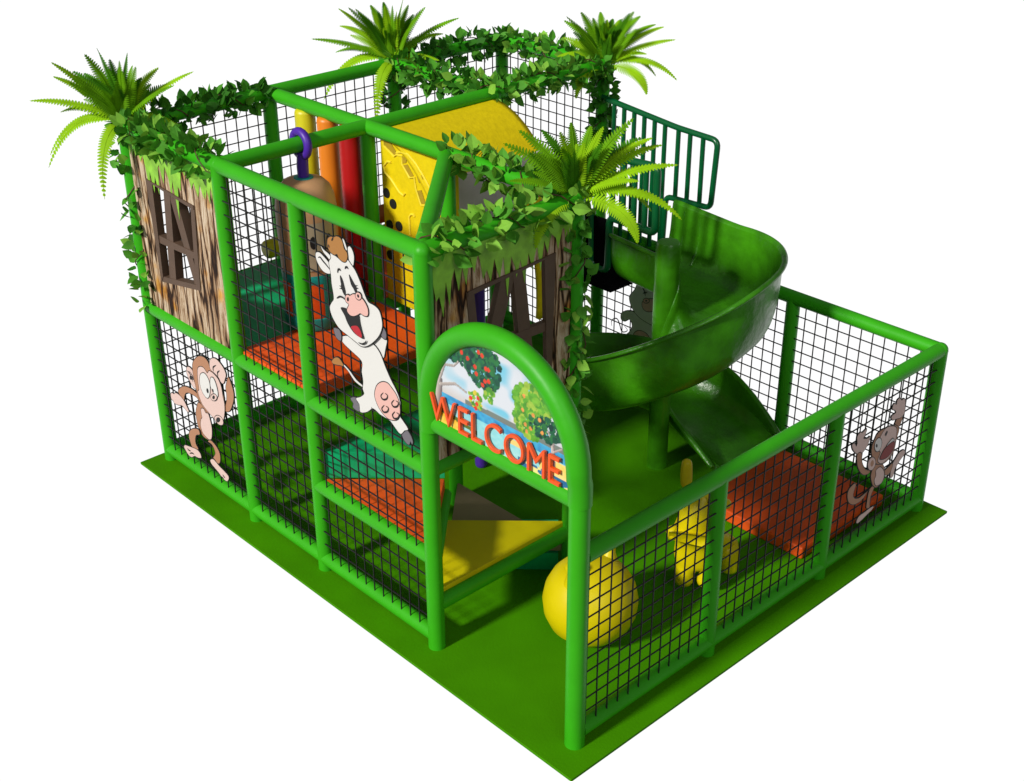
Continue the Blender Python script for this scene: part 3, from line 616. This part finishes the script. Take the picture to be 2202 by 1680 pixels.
b = BM(); prism(b, [(cxm+.02, cym-.02, 0), (X[1]-.06, Y[1]+.05, 0), (X[1]-.06, Y[1]+.05, .14), (cxm+.02, cym-.02, .14)], (.30, .30, 0))
o = obj('floor_block', b, TEAL, None, smooth=False); tag(o, 'low teal foam block on the floor under the yellow step', 'foam block')
b = BM(); box(b, (2.5, .185, .0), (3.53, 1.15, .10), bev=.018)
o = obj('landing_mat', b, ORANGE); tag(o, 'thick orange red landing mat on the floor at the foot of the slide', 'mat')
# ---------------------------------------------------------------- punching bag figure
HBx, HBy = .655, Y[3]
PB = thing('punching_bag', 'brown cartoon figure punching bag hung from a purple strap', 'punching bag', (HBx, HBy, 1.42))
b = BM(); lathe(b, (HBx, HBy, 1.43), [(0, 0), (.14, 0), (.185, .03), (.2, .09), (.205, .36)]); obj('boots', b, ORANGE, PB)
b = BM(); lathe(b, (HBx, HBy, 1.43), [(.200, .355), (.208, .36), (.21, .42), (.207, .425)]); obj('trim_band', b, TURQ, PB); b = BM(); lathe(b, (HBx, HBy, 1.43), [(.195, -.004), (.212, .03), (.214, .09), (.205, .095)])
obj('trim_band', b, TURQ, PB)
b = BM(); lathe(b, (HBx, HBy, 1.43), [(.205, .42), (.208, .5), (.215, .75), (.215, .88), (.205, .96), (.18, 1.025), (.14, 1.065), (.08, 1.085), (.0, 1.09)], 40); obj('body', b, BROWNV, PB)
def patch(name, a0, a1, z0, z1, rr, m, n=14, curve=None):
    b = BM(); rows = []
    for j in range(9):
        t = j/8; z = z0+(z1-z0)*t; w = 1 if curve is None else math.sqrt(max(0, 1-(2*t-1)**2))
        c = (a0+a1)/2; hw = (a1-a0)/2*w
        rows.append([b.verts.new((HBx+rr*math.cos(R(c+hw*(2*i/n-1))), HBy+rr*math.sin(R(c+hw*(2*i/n-1))), z)) for i in range(n+1)])
    for A, B_ in zip(rows, rows[1:]):
        for i in range(n): b.faces.new((A[i], A[i+1], B_[i+1], B_[i]))
    return obj(name, b, m, PB)
patch('face_patch', 215, 300, 1.9, 2.25, .2175, BEIGE); patch('side_stripe', 200, 226, 1.84, 2.27, .2185, BLUE, curve=1)
patch('eye', 238, 250, 2.06, 2.16, .2195, BLACK, curve=1); patch('eye', 270, 282, 2.06, 2.16, .2195, BLACK, curve=1)
patch('boot_patch', 190, 205, 1.5, 1.8, .2095, TURQ); patch('boot_patch', 258, 285, 1.46, 1.84, .2095, TURQ)
b = BM()
ring = [(HBx, HBy+.085*math.cos(t), H2+.0+.085*math.sin(t)) for t in [R(x) for x in range(0, 360, 18)]]
tube(b, ring, .03, 12, closed=True)
tube(b, [(HBx, HBy-.01, H2-.07), (HBx, HBy, H2-.16), (HBx, HBy, 2.5)], [.04, .042, .04], 12); obj('strap', b, PURPLE, PB)
b = BM(); lathe(b, (HBx, HBy, 2.515), [(.07, 0), (.065, .008), (0, .009)]); obj('collar', b, TURQ, PB)
# ---------------------------------------------------------------- hanging rollers
def roller(name, label, a, c, r, m, grp):
    b = BM(); a = Vector(a); c = Vector(c); d = (c-a).normalized()
    tube(b, [a, a+d*.012, a+d*.03, c-d*.03, c-d*.012, c], [r*.75, r*.94, r, r, r*.94, r*.75], 24)
    T = thing(name, label, 'roller', a if a.z < c.z else c, grp); obj('foam_sleeve', b, m, T)
    if abs(d.z) > .5: b = BM(); tube(b, [a-d*.02, c+d*.03], r*.3, 10); obj('core_rod', b, BLACK, T)
zt_ = H2-.03
roller('foam_roller', 'upright yellow foam roller hanging behind the punching bag', (X[1], 4.08, 1.42), (X[1], 4.08, zt_), .078, ROLY, 'hanging foam rollers')
roller('foam_roller', 'upright orange foam roller hanging between the yellow and red ones', (X[1], 3.80, 1.42), (X[1], 3.80, zt_), .078, ROLO, 'hanging foam rollers')
roller('foam_roller', 'upright dark red foam roller hanging beside the green post', (X[1], 3.53, 1.42), (X[1], 3.53, zt_), .082, ROLR, 'hanging foam rollers')
roller('foam_roller', 'short yellow foam roller lying level by the back net', (.98, 4.42, 1.56), (1.45, 4.42, 1.56), .075, ROLY, 'level foam rollers')
roller('foam_roller', 'rust orange foam roller lying level by the back net', (1.52, 4.42, 1.56), (2.38, 4.42, 1.56), .075, ROLB, 'level foam rollers')
roller('foam_roller', 'thin purple foam roller standing deep inside the tower', (1.72, 2.72, .0), (1.72, 2.72, 1.9), .05, PURPLE, 'hanging foam rollers')
# ---------------------------------------------------------------- yellow cheese climbing tunnel
CH = thing('climbing_tunnel', 'yellow cheese style plastic climbing wall with curved hood and black holes', 'climbing wall', (X[1], 2.9, 1.4))
px = X[1]+.07
b = BM(); box(b, (px, Y[2]+.03, 1.42), (px+.06, Y[3]-.05, 2.70), bev=.01); obj('end_wall', b, CHEESE, CH)
hy, hz = .86, 1.33
def arc(t, dy=0, dz=0): return (Y[3]-.02-(hy+dy)*math.sin(R(t)), 1.40+(hz+dz)*math.cos(R(t)))
b = BM(); grid = []
xs = [X[1]+.06+(1.13)*i/24 for i in range(25)]; ts = [96*j/28 for j in range(29)]
def vis(x, t): return not (1.36 < x < 2.10 and t > 42 - (0 if x < 1.98 else -((x-1.98)/.12)**2*10))
for t in ts: grid.append([b.verts.new((x, *arc(t))) for x in xs])
for j in range(28):
    for i in range(24):
        if vis((xs[i]+xs[i+1])/2, (ts[j]+ts[j+1])/2): b.faces.new((grid[j][i], grid[j][i+1], grid[j+1][i+1], grid[j+1][i]))
h = obj('hood', b, CHEESE, CH); so = h.modifiers.new('thick', 'SOLIDIFY'); so.thickness = .035
b = BM(); box(b, (X[1]+.13, Y[2]+.16, 1.95), (X[1]+1.12, Y[2]+.19, 2.5)); obj('grey_window', b, GREY, CH, smooth=False)
# ridges on the end wall; recess shade painted as darker flat patches (seen from the left)
xr = px-.004
for nm, pl_ in (('a', CHEESE_RIDGE), ('b', CHEESE_OUTER), ('c', CHEESE_J), ('d', CHEESE_J2)):
    b = BM(); tube(b, [(xr, y_, z_) for y_, z_ in pl_], .0085, 6); obj('ridge', b, CHEESELINE, CH)
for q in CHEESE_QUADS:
    b = BM(); prism(b, [(xr+.003, y_, z_) for y_, z_ in q], (-.004, 0, 0)); obj('painted_recess', b, CHEESEDARK, CH, smooth=False)
for y_, z_ in CHEESE_HOLES:
    b = BM(); tube(b, [(xr-.004, y_, z_), (xr+.02, y_, z_)], .037, 18); obj('hole', b, BLACK, CH)
b = BM()
for y_, z_, r_ in ((2.66, 1.62, .10), (2.78, 1.50, .09), (2.60, 1.50, .08)):
    bmesh.ops.create_icosphere(b, subdivisions=3, radius=r_, matrix=Matrix.Translation((px-.01, y_, z_))@Matrix.Diagonal((.7, 1, 1, 1)))
obj('grip', b, CHEESE, CH)
# ---------------------------------------------------------------- spiral slide
CX, CY = 2.74, 1.76
SL = thing('spiral_slide', 'glossy green plastic spiral slide curling round a central column', 'slide', (CX, CY, 0))
RC = .45
path = []   # (centre, lateral dir outward, floor z, outer h, inner h)
for i in range(7):
    y_ = 2.43-(2.43-CY)*i/6
    path.append((Vector((CX+RC, y_, 0)), Vector((1, 0, 0)), 1.345-.045*i/6, .50, .42))
zk = [(0, 1.30), (45, 1.26), (90, 1.20), (135, .99), (180, .73), (225, .58), (270, .44), (315, .32), (360, .23)]
for i in range(1, 65):
    a = 360*i/64
    for (a0, z0_), (a1, z1_) in zip(zk, zk[1:]):
        if a0 <= a <= a1: zf = z0_+(z1_-z0_)*(a-a0)/(a1-a0); break
    th = R(-a); d = Vector((math.cos(th), math.sin(th), 0))
    ho = .50+.12*math.sin(R(min(a, 180))) if a < 180 else .50-.16*(a-180)/180
    hi_ = .42-.12*min(1, a/90)
    path.append((Vector((CX, CY, 0))+d*RC, d, zf, ho, hi_))
for i in range(1, 9):
    path.append((Vector((CX+RC-.012*i, CY-.078*i, 0)), Vector((1, -.02*i, 0)).normalized(), .23-.015*i, .34-.006*i-.0035*i*i, .28-.02*i))
# smooth the floor heights
zz = [p[2] for p in path]
for _ in range(6): zz = [zz[0]]+[(zz[i-1]+2*zz[i]+zz[i+1])/4 for i in range(1, len(zz)-1)]+[zz[-1]]
def prof(ho, hi_):
    o_ = [(.415, ho-.02), (.40, ho+.006), (.375, ho), (.37, ho*.72), (.365, ho*.5), (.34, .13), (.29, .05), (.2, .012), (.08, 0)]
    i_ = [(-.08, 0), (-.2, .012), (-.27, .05), (-.32, .13), (-.345, hi_*.5), (-.35, hi_*.75), (-.355, hi_), (-.375, hi_+.006), (-.39, hi_-.02)]
    return o_+i_
b = BM(); rows = []
for (c, d, _, ho, hi_), z_ in zip(path, zz):
    rows.append([b.verts.new(c+d*q+Vector((0, 0, z_+h_))) for q, h_ in prof(ho, hi_)])
for A, B_ in zip(rows, rows[1:]):
    for k in range(len(A)-1): b.faces.new((A[k], A[k+1], B_[k+1], B_[k]))
ch = obj('chute', b, SLIDE, SL, ang=60); so = ch.modifiers.new('thick', 'SOLIDIFY'); so.thickness = .025; so.offset = 0
sb = ch.modifiers.new('sub', 'SUBSURF'); sb.levels = 1; sb.render_levels = 1
b = BM(); lathe(b, (CX, CY, 0), [(0, 0), (.08, 0), (.08, .5), (.092, 1.2), (.095, 1.87), (.08, 1.91), (0, 1.92)], 24); obj('column', b, SLIDE, SL)
b = BM()   # moulded ribs on the entry side walls
for y_ in (2.28, 2.12):
    tube(b, [(CX+RC+.372, y_, 1.79), (CX+RC+.366, y_, 1.6), (CX+RC+.335, y_, 1.48), (CX+RC+.28, y_, 1.395)], .014, 8)
obj('moulded_rib', b, SLIDE, SL)
# black landing platform
b = BM(); box(b, (2.83, 2.40, 1.27), (3.62, Y[3]-.05, 1.33)); pl = thing('landing_platform', 'flat black platform between the tower and the slide', 'platform', (3.2, 2.8, 1.27)); obj('deck', b, BLACKP, pl, smooth=False)
b = BM(); box(b, (2.83, 2.46, 1.34), (2.85, Y[3]-.06, 1.86)); obj('side_panel', b, BLACKP, pl, smooth=False)
# railings
def railing(name, label, xx, outline, bars, r, rb):
    T = thing(name, label, 'railing', (xx, outline[0][0], min(z for _, z in outline)))
    b = BM(); pts = []
    n = len(outline)
    for i, (y_, z_) in enumerate(outline):
        if i in (0, n-1): pts.append((xx, y_, z_)); continue
        p, a, c = Vector((y_, z_)), Vector(outline[i-1]), Vector(outline[i+1]); rad = .06
        A = p+(a-p).normalized()*rad; Cc = p+(c-p).normalized()*rad
        for k in range(6):
            t = k/5; q = (1-t)**2*A+2*t*(1-t)*p+t*t*Cc; pts.append((xx, q.x, q.y))
    tube(b, pts, r, 12); obj('frame_tube', b, RAIL, T)
    for (ya, z0_, yb2, z1_) in bars:
        b = BM(); tube(b, [(xx, ya, z0_), (xx, yb2, z1_)], rb, 10); obj('bar', b, RAIL, T)
def topz(y_): return 2.425+(y_-2.47)*.0988 if y_ > 2.47 else 2.41+(y_-2.055)*.036
ol = [(3.28, 2.505), (2.47, 2.425), (2.055, 2.41), (2.085, 1.855), (2.545, 1.835), (2.56, 1.38)]
bs = [(2.20, 1.85, 2.20, topz(2.20)-.01), (2.33, 1.845, 2.33, topz(2.33)-.01), (2.45, 1.84, 2.45, topz(2.45))]
for y_ in (2.59, 2.70, 2.81, 2.92, 3.03, 3.14): bs.append((y_, 1.36, y_, topz(y_)))
railing('slide_railing', 'far dark green bar railing with stepped lower edge at the slide head', 3.62, ol, bs, .024, .020)
ol2 = [(2.46, 2.395), (1.99, 2.405), (1.985, 1.885), (2.44, 1.90)]
bs2 = [(2.09, 1.89, 2.09, 2.40), (2.20, 1.89, 2.20, 2.40), (2.31, 1.895, 2.31, 2.40), (2.42, 1.9, 2.42, 2.39)]
ol2 = [(2.66, 2.36), (1.985, 2.40), (1.98, 1.885), (2.44, 1.89), (2.45, 1.44), (2.62, 1.44), (2.63, 1.9)]
railing('slide_railing', 'near dark green bar railing with rounded corners at the slide head', 2.84, ol2, bs2, .030, .023)
# ---------------------------------------------------------------- hopper ball
HP = (.80, .645)
T = thing('hopper_ball', 'big yellow rubber hopper ball with two knob handles inside the fence corner', 'hopper ball', (HP[0], HP[1], 0))
b = BM(); lathe(b, (HP[0], HP[1], 0), [(0, .0), (.10, .006), (.19, .045), (.265, .12), (.303, .21), (.312, .30), (.295, .39), (.255, .47), (.20, .53), (.12, .568), (0, .58)], 40)
obj('body', b, BALL, T)
for s_ in (-1, 1):
    dx = Vector((1, .05, 0)).normalized()*s_*.165; q = Vector((HP[0], HP[1], 0))+dx
    b = BM(); tube(b, [q+Vector((0, 0, .49)), q+dx*.12+Vector((0, 0, .575)), q+dx*.16+Vector((0, 0, .60)), q+dx*.2+Vector((0, 0, .635)), q+dx*.22+Vector((0, 0, .66)), q+dx*.22+Vector((0, 0, .668))], [.075, .036, .033, .042, .034, .012], 16); obj('handle', b, BALL, T)
# ---------------------------------------------------------------- hopping animal toy
def skin(name, parent, verts, edges, radii, m, sub=2):
    me = bpy.data.meshes.new(name); me.from_pydata([Vector(v) for v in verts], edges, [])
    o = bpy.data.objects.new(name, me); COL.objects.link(o); o.parent = parent
    sk = o.modifiers.new('skin', 'SKIN'); sk.use_smooth_shade = True
    for v, r_ in zip(me.skin_vertices[0].data, radii): v.radius = (r_, r_)
    me.skin_vertices[0].data[0].use_root = True
    s = o.modifiers.new('sub', 'SUBSURF'); s.levels = sub; s.render_levels = sub
    me.materials.append(m); return o
HX, HY = 1.70, .47
T = thing('hopping_animal', 'yellow rubber hopping animal toy with upright ear and blue ringed eye', 'ride-on toy', (HX, HY, 0))
T.scale = (1.1, 1.1, 1.06)
v = [(.00, .03, .34), (-.04, .02, .49), (-.07, .00, .64), (-.04, -.02, .70), (.04, -.08, .64),
     (.12, .05, .34), (.22, .04, .36),
     (-.06, .05, .20), (-.10, .055, .05), (.03, -.05, .20), (-.01, -.06, .05), (.20, .12, .18), (.21, .13, .045), (.23, -.05, .18), (.235, -.06, .045),
     (-.17, .07, .50), (-.23, .09, .49), (.12, .02, .60), (.24, -.02, .56)]
e_ = [(0, 1), (1, 2), (2, 3), (3, 4), (0, 5), (5, 6), (0, 7), (7, 8), (0, 9), (9, 10), (6, 11), (11, 12), (6, 13), (13, 14), (1, 15), (15, 16), (2, 17), (17, 18)]
r_ = [.14, .135, .155, .155, .12, .12, .11, .075, .062, .075, .062, .07, .06, .07, .06, .05, .05, .045, .035]
skin('body', T, v, e_, r_, BALL)
skin('ear', T, [(-.11, .06, .80), (-.105, .07, .90), (-.10, .075, 1.0)], [(0, 1), (1, 2)], [.036, .04, .032], BALL)
for ex, ey in ((-.10, -.165), (-.09, .14)):
    b = BM(); bmesh.ops.create_uvsphere(b, u_segments=16, v_segments=10, radius=.03, matrix=Matrix.Translation((ex, ey, .655))); eo = obj('eye', b, IRIS); eo.parent = T
    b = BM(); bmesh.ops.create_uvsphere(b, u_segments=12, v_segments=8, radius=.018, matrix=Matrix.Translation((ex-.012, ey-.013, .662))); po = obj('pupil', b, BLACK); po.parent = eo
# ---------------------------------------------------------------- ferns
def frond(parent, base, tip, ctrl, W_, nrm, m, n=28):
    b = BM(); base, tip, ctrl = Vector(base), Vector(tip), Vector(ctrl)
    def P(t): return (1-t)**2*base+2*t*(1-t)*ctrl+t*t*tip
    def D(t): return (2*(1-t)*(ctrl-base)+2*t*(tip-ctrl)).normalized()
    ln = sum((P((i+1)/12)-P(i/12)).length for i in range(12))*.93
    tube(b, [P(i/10) for i in range(11)], [.006*(1-.07*i) for i in range(11)], 5)
    for i in range(n):
        t = .07+.93*i/n; p = P(t); d = D(t); s = d.cross(nrm).normalized(); nn = s.cross(d).normalized()
        w = W_*min(1, t*4)*(1-t**2.4)**.8+.003; stp_ = ln/n
        for sg in (1, -1):
            q = p
            tipp = q+s*sg*w+d*w*.30-nn*w*.10
            mdp = q+s*sg*w*.55+d*w*.16
            vs = [b.verts.new(x) for x in (q-d*stp_*.55, q+d*stp_*.55, mdp+d*stp_*.47, tipp+d*stp_*.16, tipp-d*stp_*.10, mdp-d*stp_*.42)]
            b.faces.new(vs)
    return obj('frond', b, m, parent, smooth=False, recalc=False)
def fern(label, base, spec, seed, k=1/300.):
    rn = random.Random(seed); base = Vector(base)
    T = thing('fern_plant', label, 'fern', base, 'ferns on the tower corners')
    fh = Vector((fwd.x, fwd.y, 0)).normalized()
    UP = Vector((0, 0, 1))
    spec = spec + [(dx*rn.uniform(.6, 1.15)+rn.uniform(-20, 20), dy*rn.uniform(.5, .98), 'b') for dx, dy, kd in spec if kd == 'b'] + [(dx*rn.uniform(.75, 1.1)+rn.uniform(-14, 14), dy*rn.uniform(.62, .92), 'b') for dx, dy, kd in spec if kd == 'b']
    for dx, dy, kind in spec:
        if dy > 0: dy *= .88
        dep = rn.uniform(-.22, .16) if kind == 'b' else rn.uniform(-.12, .12)
        if kind == 'h': dep = -.30
        # screen offsets -> world: horizontal along camera right, vertical split between height and depth
        hx = rt*(dx*k); hv = dy*k/math.cos(el)
        # moving deeper by dep lifts the point on screen by dep*sin(28deg)
        tip = base+hx+UP*(hv-dep*math.tan(-el))+fh*dep
        if kind == 'b':
            ctrl = base+hx*.30+UP*(hv*.62)+fh*dep*.2; nrm = (-fwd*1.1+Vector((rn.uniform(-.5, .5), rn.uniform(-.5, .5), .2))); W_ = .058
            m = FERN[rn.choice((0, 0, 0, 1, 2, 2))]
        elif kind == 't':
            ctrl = base+hx*.5+UP*(hv*.5+.10)+fh*dep*.5; nrm = UP*.8-fwd*.5; W_ = .050; m = FERN[rn.choice((0, 1))]
        elif kind == 'd':
            ctrl = base+hx*.62+UP*(max(hv, 0)*.5+.14)+fh*dep*.5; nrm = UP*.8-fwd*.7; W_ = .046; m = FERN[1]
        else:
            ctrl = base+hx*.9+UP*.06+fh*dep; nrm = -fwd+UP*.3; W_ = .058; m = FERN[1]
        frond(T, base+Vector((rn.uniform(-.02, .02), rn.uniform(-.02, .02), 0)), tip, ctrl, W_, nrm, m)
    for i in range(12):   # short filler fronds in the heart
        a = rn.random()*2*math.pi; l = rn.uniform(.2, .36)
        tip = base+Vector((math.cos(a)*l*.55, math.sin(a)*l*.55, l))
        frond(T, base, tip, base+Vector((math.cos(a)*l*.1, math.sin(a)*l*.1, l*.6)), .045, -fwd+Vector((rn.uniform(-.6, .6), rn.uniform(-.6, .6), 0)), FERN[rn.choice((0, 2, 2))], 22)
SA = [(-17, 144, 'b'), (-50, 136, 'b'), (40, 140, 'b'), (90, 122, 'b'), (-85, 118, 'b'), (-70, 95, 'b'), (10, 118, 'b'), (25, 100, 'b'), (-30, 112, 'b'), (60, 105, 'b'), (-10, 80, 'b'),
      (-100, 115, 'b'), (-128, 122, 't'), (-135, 96, 't'), (172, 104, 't'), (130, 70, 't'), (-200, 46, 't'), (-150, 30, 't'), (-182, -95, 'd'), (-180, -66, 'd'), (-40, -175, 'h'), (120, -10, 't')]
SB = [(-10, 128, 'b'), (-58, 114, 'b'), (-30, 100, 'b'), (22, 118, 'b'), (40, 110, 'b'), (85, 118, 'b'), (60, 90, 'b'), (0, 90, 'b'), (-95, 108, 'b'), (-75, 70, 'b'), (10, 70, 'b'), (70, 70, 'b'),
      (-40, 60, 'b'), (140, 90, 't'), (122, 100, 't'), (165, 52, 't'), (172, -42, 'd'), (128, -20, 'd'), (96, -84, 'h'), (-68, -92, 'h'), (-110, 20, 't'), (100, 20, 't')]
fern('bushy fern on the leftmost corner of the tower roof above the bark window', (.0, Y[4], H2+.03), SA, 1, 1.0/312.)
fern('bushy fern at the back of the roof between the two ivy covered rails', (X[2], Y[4], H2+.03), SA, 2, .90/280.)
fern('bushy fern on the far right roof corner above the slide railing', (X[3], Y[3], H2+.0), SB, 3, .97/280.)
fern('large fern on the near roof corner in front of the yellow hood', (X[1], Y[1], H2+.02), SB, 4, 1.3/351.)
# ---------------------------------------------------------------- ivy
def leaf(b, p, d, n, L, mi):
    d = d.normalized(); s = d.cross(n)
    if s.length < 1e-3: s = d.orthogonal()
    s.normalize(); n = s.cross(d).normalized(); w = L*.36
    pr = [(0, 0), (.18, .72), (.42, 1.), (.72, .66), (1., 0)]
    mid = [b.verts.new(p+d*L*t-n*L*.10*t*t) for t, _ in pr]
    for sg in (1, -1):
        side = [b.verts.new(p+d*L*t+s*sg*w*q+n*(w*.16*q)-n*L*.10*t*t) for t, q in pr[1:-1]]
        q = [mid[0]]+side+[mid[-1]]
        b.faces.new((mid[0], mid[1], side[0])).material_index = mi
        b.faces.new((mid[1], mid[2], side[1], side[0])).material_index = mi
        b.faces.new((mid[2], mid[3], side[2], side[1])).material_index = mi
        b.faces.new((mid[3], mid[4], side[2])).material_index = mi
def ivy(label, pts, dens, seed, L=(.07, .11), mats=(0, 0, 1, 2), cover=.085, spread=None):
    rn = random.Random(seed); T = thing('ivy_garland', label, 'ivy', pts[0], 'ivy garlands on the roof tubes')
    pts = [Vector(p) for p in pts]; b = BM(); st = BM()
    for a, c in zip(pts, pts[1:]):
        ax = (c-a); ln = ax.length; ax.normalize(); u = ax.orthogonal().normalized(); v_ = ax.cross(u)
        ph = rn.random()*6; N = int(ln*dens*1.9)
        sp = [a+ax*ln*i/30+(u*math.cos(ph+i*.55)+v_*math.sin(ph+i*.55))*(TR+.012+.012*math.sin(i*1.3)) for i in range(31)]
        tube(st, sp, .0045, 5)
        for i in range(N):
            t = (i+rn.random())/N; th = rn.random()*2*math.pi
            if spread is not None: th = spread[0]+rn.uniform(-spread[1], spread[1])
            rad = u*math.cos(th)+v_*math.sin(th)
            p = a+ax*ln*t+rad*(TR+rn.uniform(-.01, cover-.055))
            d = rad*rn.uniform(.5, 1.0)+ax*rn.uniform(-1, 1)*.7+Vector((rn.uniform(-.3, .3), rn.uniform(-.3, .3), rn.uniform(-.2, .6)))
            n = rad+Vector((rn.uniform(-.6, .6), rn.uniform(-.6, .6), rn.uniform(-.2, .9)))
            leaf(b, p, d, n, rn.uniform(*L), rn.choice(mats))
    obj('stem', st, STEM, T); obj('foliage', b, IVY, T, smooth=True, ang=75, recalc=False)
Z = H2
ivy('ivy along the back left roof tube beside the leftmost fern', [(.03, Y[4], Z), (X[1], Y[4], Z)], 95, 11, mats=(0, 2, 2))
ivy('ivy over the tube above the sunlit bark window', [(0, Y[4], Z), (0, Y[3]+.04, Z)], 110, 12, (.08, .12), mats=(0, 0, 1))
ivy('sparse ivy climbing the leftmost tower post', [(0, Y[4], Z-.1), (0, Y[4], H1+.02)], 46, 13, (.075, .11))
ivy('ivy on the roof tube running up to the large near fern', [(X[1], Y[2]-.02, Z), (X[1], Y[1], Z)], 80, 14, (.08, .12), mats=(0, 1, 1))
ivy('ivy on the tube above the shaded bark window', [(0.0, Y[1], Z), (X[1], Y[1], Z)], 64, 15, (.08, .125), mats=(0, 1, 1))
ivy('ivy climbing the post below the large near fern', [(X[1], Y[1], Z-.05), (X[1], Y[1], .95)], 58, 16, (.075, .11), mats=(0, 0, 1))
ivy('ivy across the roof tube in front of the back fern', [(X[2], Y[4], Z), (X[2], Y[3], Z)], 95, 17)
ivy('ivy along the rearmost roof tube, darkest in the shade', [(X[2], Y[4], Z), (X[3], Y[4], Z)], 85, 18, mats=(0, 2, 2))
ivy('ivy along the far right back roof tube', [(X[3], Y[4], Z), (X[3], Y[3], Z)], 80, 19, mats=(0, 0, 1))
ivy('ivy on the roof tube between the hood and the far right fern', [(X[2]-.15, Y[3], Z), (X[3], Y[3], Z)], 100, 20, (.075, .11), mats=(0, 0, 1))
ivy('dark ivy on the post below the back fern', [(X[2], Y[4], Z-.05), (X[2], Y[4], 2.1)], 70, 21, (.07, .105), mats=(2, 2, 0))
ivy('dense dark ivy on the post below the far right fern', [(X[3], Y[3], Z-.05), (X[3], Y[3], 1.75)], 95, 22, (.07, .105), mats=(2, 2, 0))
